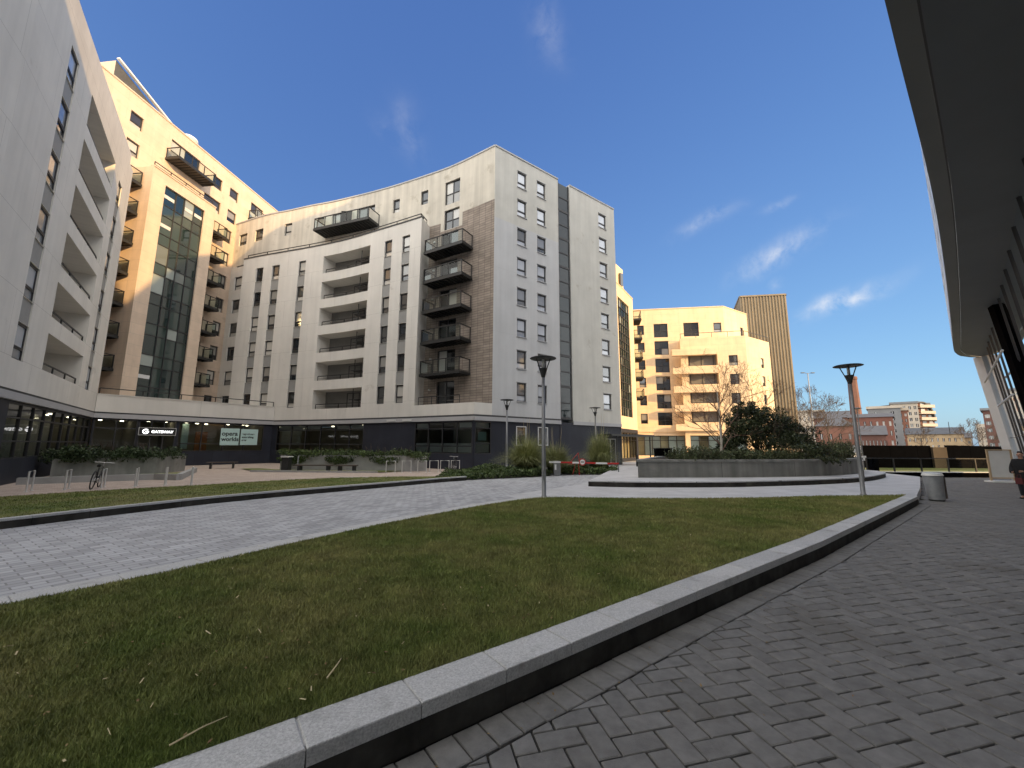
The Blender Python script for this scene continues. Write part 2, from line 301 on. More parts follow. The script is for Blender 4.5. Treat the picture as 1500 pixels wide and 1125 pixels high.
# grass: lawn base and blades share one patchy colour field in world space
def grassmat(name, blade):
    m = bpy.data.materials.new(name); m.use_nodes = True; t = m.node_tree; b = t.nodes['Principled BSDF']
    g = N(t, 'ShaderNodeNewGeometry')
    n1 = N(t, 'ShaderNodeTexNoise', i_Scale=.55, i_Detail=5.0, i_Roughness=.6); t.links.new(g.outputs['Position'], n1.inputs['Vector'])
    n2 = N(t, 'ShaderNodeTexNoise', i_Scale=2.6, i_Detail=6.0, i_Roughness=.7); t.links.new(g.outputs['Position'], n2.inputs['Vector'])
    r1 = N(t, 'ShaderNodeValToRGB'); r1.color_ramp.elements[0].position = .36; r1.color_ramp.elements[1].position = .64
    r1.color_ramp.elements[0].color = (.105, .138, .035, 1); r1.color_ramp.elements[1].color = (.195, .188, .072, 1)
    t.links.new(n1.outputs['Fac'], r1.inputs[0])
    mr = N(t, 'ShaderNodeMapRange'); mr.inputs['From Min'].default_value = .3; mr.inputs['From Max'].default_value = .7; mr.inputs['To Min'].default_value = .62; mr.inputs['To Max'].default_value = 1.3
    t.links.new(n2.outputs['Fac'], mr.inputs['Value']); fac = mr.outputs[0]
    if blade:
        m3 = N(t, 'ShaderNodeMapRange'); m3.inputs['To Min'].default_value = .95; m3.inputs['To Max'].default_value = 1.75
        t.links.new(g.outputs['Random Per Island'], m3.inputs['Value'])
        k = N(t, 'ShaderNodeMath', operation='MULTIPLY'); t.links.new(fac, k.inputs[0]); t.links.new(m3.outputs[0], k.inputs[1]); fac = k.outputs[0]
    else:
        n3 = N(t, 'ShaderNodeTexNoise', i_Scale=60, i_Detail=4.0); t.links.new(g.outputs['Position'], n3.inputs['Vector'])
        bp = N(t, 'ShaderNodeBump', i_Strength=.9, i_Distance=.03); t.links.new(n3.outputs['Fac'], bp.inputs['Height']); t.links.new(bp.outputs[0], b.inputs['Normal'])
    sc = N(t, 'ShaderNodeVectorMath', operation='SCALE'); t.links.new(r1.outputs[0], sc.inputs[0]); t.links.new(fac, sc.inputs['Scale'])
    t.links.new(sc.outputs[0], b.inputs['Base Color']); b.inputs['Roughness'].default_value = .7; b.inputs['Specular IOR Level'].default_value = .2
    return m
M['lawn'] = grassmat('lawn_turf', False); M['blade'] = grassmat('grass_blade', True)
M['dry'] = mat('dry_straw', (.5, .42, .25), .8, .1, 5)

# ------------------------------------------------------------------ mesh builder
class MB:
    def __init__(s): s.v = []; s.f = []; s.m = []; s.uv = []
    def face(s, pts, mi=0, uv=None):
        i = len(s.v); s.v += [tuple(p) for p in pts]; s.f.append(tuple(range(i, i + len(pts)))); s.m.append(mi)
        s.uv.append(uv if uv else [(p[0] * .77 + p[1] * .63, p[2]) for p in pts])
    def prism(s, poly, z0, z1, mi=0, top=None, z1f=None):
        """poly counter-clockwise from above; z1f(x,y) overrides the top height"""
        n = len(poly); zt = [z1f(*p) if z1f else z1 for p in poly]
        a = 0
        for i in range(n):
            p, q = poly[i], poly[(i + 1) % n]; l = math.hypot(q[0] - p[0], q[1] - p[1])
            s.face([(*p, z0), (*q, z0), (*q, zt[(i + 1) % n]), (*p, zt[i])], mi, [(a, z0), (a + l, z0), (a + l, zt[(i + 1) % n]), (a, zt[i])]); a += l
        tm = mi if top is None else top
        s.face([(*p, z) for p, z in zip(poly, zt)], tm, [tuple(p) for p in poly]); s.face([(*p, z0) for p in reversed(poly)], mi, [tuple(p) for p in reversed(poly)])
    def box(s, c, size, rz=0, mi=0, rx=0):
        hx, hy, hz = size[0] / 2, size[1] / 2, size[2] / 2
        mt = Matrix.Translation(c) @ Matrix.Rotation(rz, 4, 'Z') @ Matrix.Rotation(rx, 4, 'X')
        P = [mt @ Vector((x, y, z)) for x in (-hx, hx) for y in (-hy, hy) for z in (-hz, hz)]
        for q in ((0, 1, 3, 2), (4, 6, 7, 5), (0, 4, 5, 1), (2, 3, 7, 6), (1, 5, 7, 3), (0, 2, 6, 4)): s.face([P[k] for k in q], mi)
    def bar(s, a, b, wd, ht=None, mi=0):
        """square bar from a to b"""
        a, b = Vector(a), Vector(b); d = (b - a); L = d.length
        if L < 1e-6: return
        d /= L; side = d.cross(Vector((0, 0, 1)))
        side = side.normalized() if side.length > 1e-4 else Vector((1, 0, 0)); upv = side.cross(d)
        ht = ht or wd
        P = [p + side * sx * wd / 2 + upv * sy * ht / 2 for p in (a, b) for sx, sy in ((-1, -1), (1, -1), (1, 1), (-1, 1))]
        for q in ((3, 2, 1, 0), (4, 5, 6, 7), (0, 1, 5, 4), (1, 2, 6, 5), (2, 3, 7, 6), (3, 0, 4, 7)): s.face([P[k] for k in q], mi)
    def tube(s, pts, rs, n=8, mi=0, cap=True):
        pts = [Vector(p) for p in pts]
        if not hasattr(rs, '__len__'): rs = [rs] * len(pts)
        rings = []; prev = None
        for i, p in enumerate(pts):
            d = (pts[min(i + 1, len(pts) - 1)] - pts[max(i - 1, 0)])
            d = d.normalized() if d.length > 1e-9 else Vector((0, 0, 1))
            if prev is None:
                side = d.cross(Vector((0, 0, 1))); side = side.normalized() if side.length > 1e-3 else Vector((1, 0, 0))
            else:
                side = prev - d * prev.dot(d); side = side.normalized() if side.length > 1e-6 else Vector((1, 0, 0))
            prev = side; upv = d.cross(side); i0 = len(s.v)
            for k in range(n):
                a = 2 * math.pi * k / n; s.v.append(tuple(p + (side * math.cos(a) + upv * math.sin(a)) * rs[i]))
            rings.append(i0)
        for a, b in zip(rings, rings[1:]):
            for k in range(n):
                q = (a + k, a + (k + 1) % n, b + (k + 1) % n, b + k); s.f.append(q); s.m.append(mi); s.uv.append([(s.v[j][0], s.v[j][2]) for j in q])
        if cap:
            for a, rev in ((rings[0], True), (rings[-1], False)):
                q = tuple(range(a, a + n)); q = q[::-1] if rev else q
                s.f.append(q); s.m.append(mi); s.uv.append([(s.v[j][0], s.v[j][1]) for j in q])
    def lathe(s, c, prof, n=20, mi=0):
        s.tube([(c[0], c[1], c[2] + z) for r, z in prof], [max(r, .001) for r, z in prof], n, mi)
    def build(s, name, mats, parent=None, smooth=False, weld=False):
        me = bpy.data.meshes.new(name)
        me.from_pydata(s.v, [], s.f)
        mats = mats if isinstance(mats, (list, tuple)) else [mats]
        for m in mats: me.materials.append(M[m])
        me.polygons.foreach_set('material_index', s.m)
        ul = me.uv_layers.new(name='uv')
        ul.data.foreach_set('uv', [c for f in s.uv for p in f for c in p])
        if weld:
            bm = bmesh.new(); bm.from_mesh(me); bmesh.ops.remove_doubles(bm, verts=bm.verts, dist=.0005); bmesh.ops.recalc_face_normals(bm, faces=bm.faces); bm.to_mesh(me); bm.free()
        if smooth: me.polygons.foreach_set('use_smooth', [True] * len(me.polygons))
        me.update()
        return link(name, me, parent)
WORLD = {}
def link(name, data, parent=None, loc=(0, 0, 0), rz=0, local=False):
    """loc is in world space; a child placed with local=True keeps loc in its parent's space"""
    o = bpy.data.objects.new(name, data); COL.objects.link(o)
    if parent is not None:
        o.parent = parent
        pl = WORLD[parent.name]
        o.location = Vector(loc) if local else Vector(loc) - pl
        WORLD[o.name] = pl + o.location
    else:
        o.location = loc; WORLD[o.name] = Vector(loc)
    o.rotation_euler = (0, 0, rz)
    return o
def tag(o, label=None, cat=None, group=None, kind=None):
    if label: o['label'] = label
    if cat: o['category'] = cat
    if group: o['group'] = group
    if kind: o['kind'] = kind
    return o
def thing(name, label, cat, loc, group=None, rz=0):
    o = link(name, None, None, loc, rz); o.empty_display_size = .2
    return tag(o, label, cat, group)
def dup(o, loc=None, rz=None, label=None, parent=None):
    """copy of a thing with copies of its parts and sub-parts (mesh data shared)"""
    c = o.copy(); COL.objects.link(c)
    if parent is not None: c.parent = parent
    if loc is not None: c.location = loc
    if rz is not None: c.rotation_euler = (0, 0, rz)
    WORLD[c.name] = Vector(c.location)
    if label: c['label'] = label
    for ch in list(o.children): dup(ch, parent=c)
    return c

def catmull(pts, n=8):
    P = [Vector(p) for p in pts]; P = [2 * P[0] - P[1]] + P + [2 * P[-1] - P[-2]]; o = []
    for i in range(1, len(P) - 2):
        a, b, c, d = P[i - 1:i + 3]
        for k in range(n):
            t = k / n; o.append(.5 * ((2 * b) + (c - a) * t + (2 * a - 5 * b + 4 * c - d) * t * t + (3 * b - a - 3 * c + d) * t ** 3))
    return o + [P[-2]]
class Surf:
    """a vertical wall line; u runs left to right as seen from outside"""
    def __init__(s, pts, smooth=False):
        s.p = catmull(pts) if smooth else [Vector(p) for p in pts]
        s.L = [0]
        for a, b in zip(s.p, s.p[1:]): s.L.append(s.L[-1] + (b - a).length)
        s.smooth = smooth
    def seg(s, u):
        i = 0
        while i < len(s.L) - 2 and u > s.L[i + 1]: i += 1
        return i
    def at(s, u, d=0):
        i = s.seg(u); a, b = s.p[i], s.p[i + 1]; t = (b - a).normalized(); n = Vector((t.y, -t.x))
        if s.smooth:
            m = (u - s.L[i]) / (s.L[i + 1] - s.L[i])
            t0 = (s.p[i + 1] - s.p[max(i - 1, 0)]).normalized(); t1 = (s.p[min(i + 2, len(s.p) - 1)] - s.p[i]).normalized()
            tt = t0.lerp(t1, min(max(m, 0), 1)).normalized(); n = Vector((tt.y, -tt.x)); 
        p = a + t * (u - s.L[i]) + n * d
        return p
    def pt(s, u, z, d=0): p = s.at(u, d); return (p.x, p.y, z)
    def ang(s, u):
        p = s.at(u - .3); q = s.at(u + .3); return math.atan2(q.y - p.y, q.x - p.x)
def wall(mb, s, u0, u1, z0, z1, ops=(), mi=0, d=0, back=None, side=None):
    """wall sheet with real openings: each op = (ua, ub, za, zb, depth[, back_material]) gets reveals; deep ones get a back"""
    us = {u0, u1}; zs = {z0, z1}
    for o in ops: us |= {o[0], o[1]}; zs |= {o[2], o[3]}
    if s.smooth:
        k = .6; u = u0
        while u < u1: us.add(u); u += k
    else:
        us |= {l for l in s.L if u0 < l < u1}
    us = sorted(u for u in us if u0 - 1e-6 <= u <= u1 + 1e-6); zs = sorted(z for z in zs if z0 - 1e-6 <= z <= z1 + 1e-6)
    us = [u for i, u in enumerate(us) if i == 0 or u - us[i - 1] > 1e-5]
    for a, b in zip(us, us[1:]):
        um = (a + b) / 2
        for c, e in zip(zs, zs[1:]):
            zm = (c + e) / 2
            if any(o[0] < um < o[1] and o[2] < zm < o[3] for o in ops): continue
            mb.face([s.pt(a, c, d), s.pt(b, c, d), s.pt(b, e, d), s.pt(a, e, d)], mi, [(a, c), (b, c), (b, e), (a, e)])
    for o in ops:
        ua, ub, za, zb, dp = o[:5]; q = d - dp; sm = o[6] if len(o) > 6 else (mi if side is None else side)
        uu = [u for u in us if ua - 1e-6 <= u <= ub + 1e-6]
        mb.face([s.pt(ua, za, d), s.pt(ua, za, q), s.pt(ua, zb, q), s.pt(ua, zb, d)][::-1], sm, [(0, za), (dp, za), (dp, zb), (0, zb)])
        mb.face([s.pt(ub, za, d), s.pt(ub, za, q), s.pt(ub, zb, q), s.pt(ub, zb, d)], sm, [(0, za), (dp, za), (dp, zb), (0, zb)])
        for a, b in zip(uu, uu[1:]):
            mb.face([s.pt(a, za, d), s.pt(b, za, d), s.pt(b, za, q), s.pt(a, za, q)], sm, [(a, 0), (b, 0), (b, dp), (a, dp)])
            mb.face([s.pt(a, zb, q), s.pt(b, zb, q), s.pt(b, zb, d), s.pt(a, zb, d)], sm, [(a, 0), (b, 0), (b, dp), (a, dp)])
            if len(o) > 5 and o[5] is not None: mb.face([s.pt(a, za, q), s.pt(b, za, q), s.pt(b, zb, q), s.pt(a, zb, q)], o[5], [(a, za), (b, za), (b, zb), (a, zb)])
def strip(mb, s, u0, u1, z0, z1, dout, din=0, mi=0, step=.8):
    """a solid band (fascia, coping, slab) following the wall line between depths din..dout"""
    n = max(1, int((u1 - u0) / step)) if s.smooth else 1
    us = sorted(set([u0 + (u1 - u0) * k / n for k in range(n + 1)] + ([] if s.smooth else [l for l in s.L if u0 < l < u1])))
    for a, b in zip(us, us[1:]):
        A, B, Cc, D = [lambda u, z, dd: s.pt(u, z, dd)] * 4
        f = s.pt
        mb.face([f(a, z0, dout), f(b, z0, dout), f(b, z1, dout), f(a, z1, dout)], mi, [(a, z0), (b, z0), (b, z1), (a, z1)])
        mb.face([f(a, z1, dout), f(b, z1, dout), f(b, z1, din), f(a, z1, din)], mi, [(a, 0), (b, 0), (b, dout), (a, dout)])
        mb.face([f(a, z0, din), f(b, z0, din), f(b, z0, dout), f(a, z0, dout)], mi, [(a, 0), (b, 0), (b, dout), (a, dout)])
        mb.face([f(b, z0, din), f(a, z0, din), f(a, z1, din), f(b, z1, din)], mi, [(b, z0), (a, z0), (a, z1), (b, z1)])
    mb.face([f(u0, z0, din), f(u0, z0, dout), f(u0, z1, dout), f(u0, z1, din)], mi); mb.face([f(u1, z0, dout), f(u1, z0, din), f(u1, z1, din), f(u1, z1, dout)], mi)

# ---- windows and balconies are made once per size and copied
_win = {}
def win_mesh(wd, h, style):
    key = (round(wd, 2), round(h, 2), style)
    if key in _win: return _win[key]
    fb, pb = MB(), MB(); t = .065; x0, x1 = -wd / 2, wd / 2
    def bar(xa, xb, za, zb, y0=0, y1=.07): fb.box(((xa + xb) / 2, (y0 + y1) / 2, (za + zb) / 2), (xb - xa, y1 - y0, zb - za))
    def pane(xa, xb, za, zb, y=.045): pb.face([(xa, y, za), (xb, y, za), (xb, y, zb), (xa, y, zb)])
    bar(x0, x0 + t, 0, h); bar(x1 - t, x1, 0, h); bar(x0 + t, x1 - t, 0, t); bar(x0 + t, x1 - t, h - t, h)
    a, b = x0 + t, x1 - t
    if style == 'tilt':        # tall light over a low fixed light, the upper one in its own sash
        zt = h * .3; bar(a, b, zt, zt + t + .02); pane(a, b, t, zt)
        bar(a, a + .04, zt + t, h - t, -.012, .05); bar(b - .04, b, zt + t, h - t, -.012, .05); bar(a + .04, b - .04, zt + t, zt + t + .04, -.012, .05); bar(a + .04, b - .04, h - t - .04, h - t, -.012, .05)
        pane(a + .04, b - .04, zt + t + .04, h - t - .04, .03)
    elif style == 'double':    # two lights over dark solid lower panels
        zt = h * .46; bar(a, b, zt, zt + t); bar(-t / 2, t / 2, t, zt); bar(-t / 2, t / 2, zt + t, h - t)
        for p, q in ((a, -t / 2), (t / 2, b)): pane(p, q, t, zt); pane(p, q, zt + t, h - t)
    elif style == 'door':
        bar(-t / 2, t / 2, t, h - t)
        for p, q in ((a, -t / 2), (t / 2, b)): pane(p, q, t, h - t)
    else:
        pane(a, b, t, h - t)
    meshes = []
    for nm, mb, mt in (('window_frame', fb, 'frame'), ('pane', pb, 'pane')):
        me = bpy.data.meshes.new(nm); me.from_pydata(mb.v, [], mb.f); me.materials.append(M[mt]); me.update(); meshes.append(me)
    _win[key] = meshes
    return meshes
def window(parent, s, ua, ub, za, zb, style='tilt', inset=.13, d=0, name='window', framemat=None, panemat=None):
    fm, pm = win_mesh(ub - ua, zb - za, style)
    um = (ua + ub) / 2; A = s.at(ua, d); B = s.at(ub, d); mid = (A + B) / 2; th = math.atan2(B.y - A.y, B.x - A.x)
    nrm = Vector((math.sin(th), -math.cos(th)))
    p = mid - nrm * inset
    o = link(name, fm, parent, (p.x, p.y, za), th)
    q = link('pane', pm, o, (0, 0, 0), 0, local=True)
    for ob, mt in ((o, framemat), (q, panemat)):
        if mt: ob.material_slots[0].link = 'OBJECT'; ob.material_slots[0].material = M[mt]
    return o
_balc = {}
def balcony(parent, s, ua, ub, z, depth=1.2, h=1.05, d=0, slab=.16):
    """cantilevered balcony: steel-edged slab > railing (posts, rails), glass panels"""
    wd = ub - ua; key = (round(wd, 2), depth, h, slab)
    if key not in _balc:
        sb, rb, gb = MB(), MB(), MB()
        sb.box((0, -depth / 2, slab / 2), (wd, depth, slab)); sb.box((0, -depth - .02, slab * .5), (wd + .06, .05, slab + .05))
        for x in (-wd / 2 - .015, wd / 2 + .015): sb.box((x, -depth / 2 + .01, slab * .5), (.05, depth - .03, slab + .05))
        for k in range(int(wd / .35)):
            x = -wd / 2 + .2 + k * .35
            if x < wd / 2 - .1: sb.box((x, -depth / 2, -.03), (.06, depth - .1, .06))
        nx = max(2, round(wd / 1.25)); z1 = slab + h
        for k in range(nx + 1): rb.box((-wd / 2 + .03 + (wd - .06) * k / nx, -depth + .03, slab + h / 2), (.06, .06, h))
        for sx in (-1, 1):
            rb.box((sx * (wd / 2 - .03), -.05, slab + h / 2), (.05, .05, h)); rb.bar((sx * (wd / 2 - .03), 0, z1), (sx * (wd / 2 - .03), -depth, z1), .07, .06); rb.bar((sx * (wd / 2 - .03), -.08, slab + .09), (sx * (wd / 2 - .03), -depth + .06, slab + .09), .04)
            gb.face([(sx * (wd / 2 - .03), -.08, slab + .13), (sx * (wd / 2 - .03), -depth + .08, slab + .13), (sx * (wd / 2 - .03), -depth + .08, z1 - .08), (sx * (wd / 2 - .03), -.08, z1 - .08)])
        rb.bar((-wd / 2, -depth + .03, z1), (wd / 2, -depth + .03, z1), .07, .06); rb.bar((-wd / 2, -depth + .03, slab + .09), (wd / 2, -depth + .03, slab + .09), .04)
        for k in range(nx):
            a = -wd / 2 + .03 + (wd - .06) * k / nx + .05; b = -wd / 2 + .03 + (wd - .06) * (k + 1) / nx - .05
            gb.face([(a, -depth + .03, slab + .13), (b, -depth + .03, slab + .13), (b, -depth + .03, z1 - .08), (a, -depth + .03, z1 - .08)])
        ms = []
        for nm, mb, mt in (('balcony', sb, 'metal_dark'), ('railing', rb, 'metal_dark'), ('glass_panel', gb, 'balu')):
            me = bpy.data.meshes.new(nm); me.from_pydata(mb.v, [], mb.f); me.materials.append(M[mt]); me.update(); ms.append(me)
        _balc[key] = ms
    ms = _balc[key]; A, B = s.at(ua, d), s.at(ub, d); mid = (A + B) / 2; th = math.atan2(B.y - A.y, B.x - A.x)
    o = link('balcony', ms[0], parent, (mid.x, mid.y, z), th)
    link('railing', ms[1], o, (0, 0, 0), 0, local=True); link('glass_panel', ms[2], o, (0, 0, 0), 0, local=True)
    return o
def rail(parent, pts, h=.9, step=1.6, mid=True, name='railing', glass=False, post=.05, gm='rail_glass'):
    """handrail on posts along 3-D points"""
    mb = MB(); g = MB()
    for a, b in zip(pts, pts[1:]):
        a, b = Vector(a), Vector(b); L = (b - a).length; n = max(1, round(L / step))
        mb.bar(a + Vector((0, 0, h)), b + Vector((0, 0, h)), .06, .06)
        if mid: mb.bar(a + Vector((0, 0, h * .45)), b + Vector((0, 0, h * .45)), .03)
        for k in range(n + 1):
            p = a.lerp(b, k / n); mb.box((p.x, p.y, p.z + h / 2), (post, post, h))
        if glass: g.face([a + Vector((0, 0, .1)), b + Vector((0, 0, .1)), b + Vector((0, 0, h - .05)), a + Vector((0, 0, h - .05))])
    o = mb.build(name, 'metal_dark', parent)
    if glass: g.build('glass_panel', gm, o)
    return o
# ================================================================== BUILDINGS
STO = 2.55; SILL = 5.05
def rows(n, h=1.46, sill=SILL): return [(sill + STO * i, sill + STO * i + h) for i in range(n)]
def column_ops(ua, ub, rws, depth=.17, spmi=None):
    ops = [(ua, ub, a, b, depth) for a, b in rws]
    if spmi is not None:
        ops += [(ua, ub, a[1] + .012, b[0] - .012, .05, spmi) for a, b in zip(rws, rws[1:])]
    return ops
def poly_off(s, u0, u1, d, n=12):
    return [tuple(s.at(u0 + (u1 - u0) * k / n, d)) for k in range(n + 1)]
def coping(parent, s, u0, u1, z, h=.14, dout=.05, din=-.35, m='fascia', d=0):
    mb = MB(); strip(mb, s, u0, u1, z, z + h, d + dout, d + din); return mb.build('roof_edge', m, parent)
def shopfront(parent, s, ua, ub, z0, z1, n, trans=(.28,), d=-.12, room=4.0, lamps=3, glassm='clear', blinds=(), skirt=True):
    fb, gb = MB(), MB(); t = .07
    for k in range(n + 1):
        u = ua + (ub - ua) * k / n; u = min(max(u, ua + t / 2), ub - t / 2)
        strip(fb, s, u - t / 2, u + t / 2, z0, z1, d + .05, d - .07)
    for z in [z0, z1 - t] + [z0 + (z1 - z0) * q for q in trans]:
        for k in range(n):
            a, b = ua + (ub - ua) * k / n + t / 2, ua + (ub - ua) * (k + 1) / n - t / 2
            strip(fb, s, a, b, z, z + t, d + .04, d - .06)
    for k in range(n):
        a, b = ua + (ub - ua) * k / n, ua + (ub - ua) * (k + 1) / n
        gb.face([s.pt(a, z0, d), s.pt(b, z0, d), s.pt(b, z1, d), s.pt(a, z1, d)])
    fr = fb.build('shopfront_window', 'frame', parent); gb.build('pane', glassm, fr)
    if blinds:
        bb = MB()
        for k in blinds:
            a, b = ua + (ub - ua) * k / n + .08, ua + (ub - ua) * (k + 1) / n - .08
            strip(bb, s, a, b, z1 - .5, z1 - .07, d - .12, d - .15)
        bb.build('blind', 'frosted', fr)
    if room:
        r = MB(); N_ = max(2, n); di = d - .1
        us = [ua + (ub - ua) * k / N_ for k in range(N_ + 1)]
        for a, b in zip(us, us[1:]):
            r.face([s.pt(a, .05, d - room), s.pt(b, .05, d - room), s.pt(b, z1, d - room), s.pt(a, z1, d - room)], 0)
            r.face([s.pt(a, .06, d - room), s.pt(a, .06, di), s.pt(b, .06, di), s.pt(b, .06, d - room)], 1)
            r.face([s.pt(a, z1 + .01, d - room), s.pt(b, z1 + .01, d - room), s.pt(b, z1 + .01, di), s.pt(a, z1 + .01, di)], 0)
        for u in (ua, ub): r.face([s.pt(u, .05, di), s.pt(u, .05, d - room), s.pt(u, z1, d - room), s.pt(u, z1, di)], 0)
        ro = r.build('interior', ['wall_in', 'floor_in'], parent)
        if lamps:
            q = random.Random(int(ua * 100))
            for k in range(lamps):
                lm = MB()
                p = s.at(ua + (ub - ua) * (k + .5 + q.uniform(-.2, .2)) / lamps, d - q.uniform(.7, 2.4))
                lm.lathe((p.x, p.y, z1 - .045), [(0, 0), (.1, 0), (.1, .04), (0, .04)], 10)
                lm.build('ceiling_lamp', 'lamp', ro)
    return fr

_sill = {}
def sill(o, w_, h_):
    k = (round(w_, 2), round(h_, 2))
    if k not in _sill:
        _sill[k] = []
        for nm, c_, s_ in (('sill', (0, -.08, -.03), (w_ + .06, .2, .05)), ('lintel', (0, -.08, h_ + .04), (w_ + .04, .12, .05))):
            mb = MB(); mb.box(c_, s_); me = bpy.data.meshes.new(nm); me.from_pydata(mb.v, [], mb.f); me.materials.append(M['fascia']); _sill[k].append(me)
    for me in _sill[k]: link(me.name.split('.')[0], me, o, (0, 0, 0), 0, local=True)
# ---------------------------------------------------------------- left block
b = thing('apartment_block', 'pale rendered apartment block with stacked recessed loggias, nearest on the left edge', 'apartment building', (-24, 18, 0))
nl = Surf([(-17.5, 12.55), (-28.7, 27.7)]); L = nl.L[-1]
nl0 = Surf([(-12.6, 4.6), (-17.5, 12.55)])
rw6 = rows(6, 1.5)
cl, crr = (3.7, 4.9), (15.3, 16.4)
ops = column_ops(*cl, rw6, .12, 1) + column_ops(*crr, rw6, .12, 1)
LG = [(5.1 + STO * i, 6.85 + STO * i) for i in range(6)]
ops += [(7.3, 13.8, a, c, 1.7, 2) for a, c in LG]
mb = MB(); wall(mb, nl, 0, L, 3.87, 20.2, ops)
za, zb = 20.35, 22.0
mb.face([nl.pt(0, 20.2), nl.pt(L, 20.2), nl.pt(L, zb), nl.pt(0, za)], 0, [(0, 20.2), (L, 20.2), (L, zb), (0, za)])
mb.face([nl.pt(0, za), nl.pt(L, zb), nl.pt(L, zb, -.22), nl.pt(0, za, -.22)], 0)
mb.face([nl.pt(0, za, -.22), nl.pt(L, zb, -.22), nl.pt(L, zb + 1.3, -.22), nl.pt(0, za + 1.4, -.22)], 0, [(0, za), (L, zb), (L, zb + 1.3), (0, za + 1.4)])
mb.face([nl.pt(0, za + 1.4, -.22), nl.pt(L, zb + 1.3, -.22), nl.pt(L, zb + 1.3, -8), nl.pt(0, za + 1.4, -8)], 0)
e0, e1 = nl.at(L), nl.at(L, -8)
es = Surf([e0, e1]); wall(mb, es, 0, 8, 3.87, 22.0); mb.face([es.pt(.22, 22), es.pt(8, 22), es.pt(8, 23.3), es.pt(.22, 23.3)], 0)
mb.build('wall', ['render', 'spandrel', 'loggia'], b)
mb = MB(); wall(mb, nl0, 0, nl0.L[-1], 3.87, 26.5); strip(mb, nl0, 0, nl0.L[-1], 26.5, 26.65, .06, -.4); mb.build('side_wall', 'render', b)
mb = MB(); strip(mb, nl, 0, L, 20.28, 20.33, .02, -.02)
mb = MB(); mb.prism([tuple(nl.at(0, -1.85)), tuple(nl.at(L, -1.85)), tuple(nl.at(L, -9)), tuple(nl.at(0, -9))][::-1], 0, 20.2, 0)
mb.prism([tuple(nl0.at(0, -.3)), tuple(nl0.at(nl0.L[-1], -.3)), tuple(nl.at(0, -9)), tuple(nl0.at(0, -9))][::-1], 0, 26.5, 0)
mb.build('core', 'render_grey', b)
for (ua, ub) in (cl, crr):
    for a, c in rw6: window(b, nl, ua, ub, a, c, 'tilt', .055, panemat='pane_sky')
for i, (a, c) in enumerate(LG):
    window(b, nl, 7.6, 9.0, a - .1 + .12, a + 1.55, 'door', .02, d=-1.68, name='balcony_door')
    window(b, nl, 11.2, 12.4, a + .3, a + 1.5, 'tilt', .02, d=-1.68)
    rail(b, [nl.pt(7.35, a, -.16), nl.pt(13.75, a, -.16)], .38, 2.2, False)
mb = MB(); strip(mb, nl, 0, L, 3.45, 3.76, .06, -.5, 0); strip(mb, nl, 0, L, 3.76, 3.87, -.02, -.5, 1); strip(mb, nl0, 0, nl0.L[-1], 3.45, 3.76, .06, -.5, 0); strip(mb, nl0, 0, nl0.L[-1], 3.76, 3.87, -.02, -.5, 1)
mb.build('fascia', ['fascia', 'shadow_gap'], b)
mb = MB(); wall(mb, nl, 0, L, 0, 3.45, [(4.7, L - .05, 1.05, 3.4, .3)], d=-.1); wall(mb, nl0, 0, nl0.L[-1], 0, 3.45, d=-.1); mb.build('dark_base', 'dark_panel', b)
shopfront(b, nl, 4.7, L - .05, 1.05, 3.4, 9, (.3, .72), d=-.16, lamps=7)

# ---------------------------------------------------------------- tall block with the glazed bay
b = thing('tall_block', 'tallest block at the back left, sunlit top, with a glazed stair bay and side balconies', 'apartment building', (-30, 37, 0))
T = Surf([(-30.9 - .115 * 12, 36.5 - .993 * 12), (-30.9 + .115 * 14, 36.5 + .993 * 14)]); TL = T.L[-1]
o12 = 12.07
def tu(u): return u + o12
ops = []; wins = []
def W_(ua, ub, za, zb, st='tilt'): ops.append((tu(ua), tu(ub), za, zb, .17)); wins.append((tu(ua), tu(ub), za, zb, st))
W_(-6.95, -5.9, 27.85, 29.1); W_(1.16, 2.3, 27.85, 29.1); W_(3.3, 4.45, 27.85, 29.1); W_(3.3, 4.45, 25.3, 26.6); W_(-6.95, -5.9, 25.3, 26.6)
W_(-3.4, -.4, 27.4, 29.35, 'double'); W_(6.3, 8.2, 27.4, 29.3, 'double')
for a, c in rows(8):
    W_(3.15, 4.15, a, c)
    if a > 6: W_(-8.0, -6.9, a - .3, c, 'door'); W_(.7, 2.0, a - .3, c, 'door')
W_(.4, 2.4, 25.3, 26.6)
mb = MB(); wall(mb, T, 0, TL, 3.87, 30.62, ops)
t0 = T.at(0); t1 = T.at(0, -12); es = Surf([t1, t0]); wall(mb, es, 0, 12, 0, 30.62)
mb.build('wall', 'tower_stone', b)
for x in wins: window(b, T, *x)
coping(b, T, 0, TL, 30.62, .12, .06, -.4, 'tower_stone')
mb = MB(); mb.prism([tuple(T.at(0.02, -.35)), tuple(T.at(TL, -.35)), tuple(T.at(TL, -12)), tuple(T.at(0.02, -12))][::-1], 0, 30.6); mb.build('core', 'render_grey', b)
for i in range(1, 8):
    z = SILL - .45 + STO * i
    balcony(b, T, tu(.35), tu(2.4), z, 1.15); balcony(b, T, tu(-8.3), tu(-6.33), z, 1.25)
balcony(b, T, tu(-3.75), tu(.1), 27.0, 1.4, .95); balcony(b, T, tu(6.1), tu(8.4), 27.0, 1.1, .95)
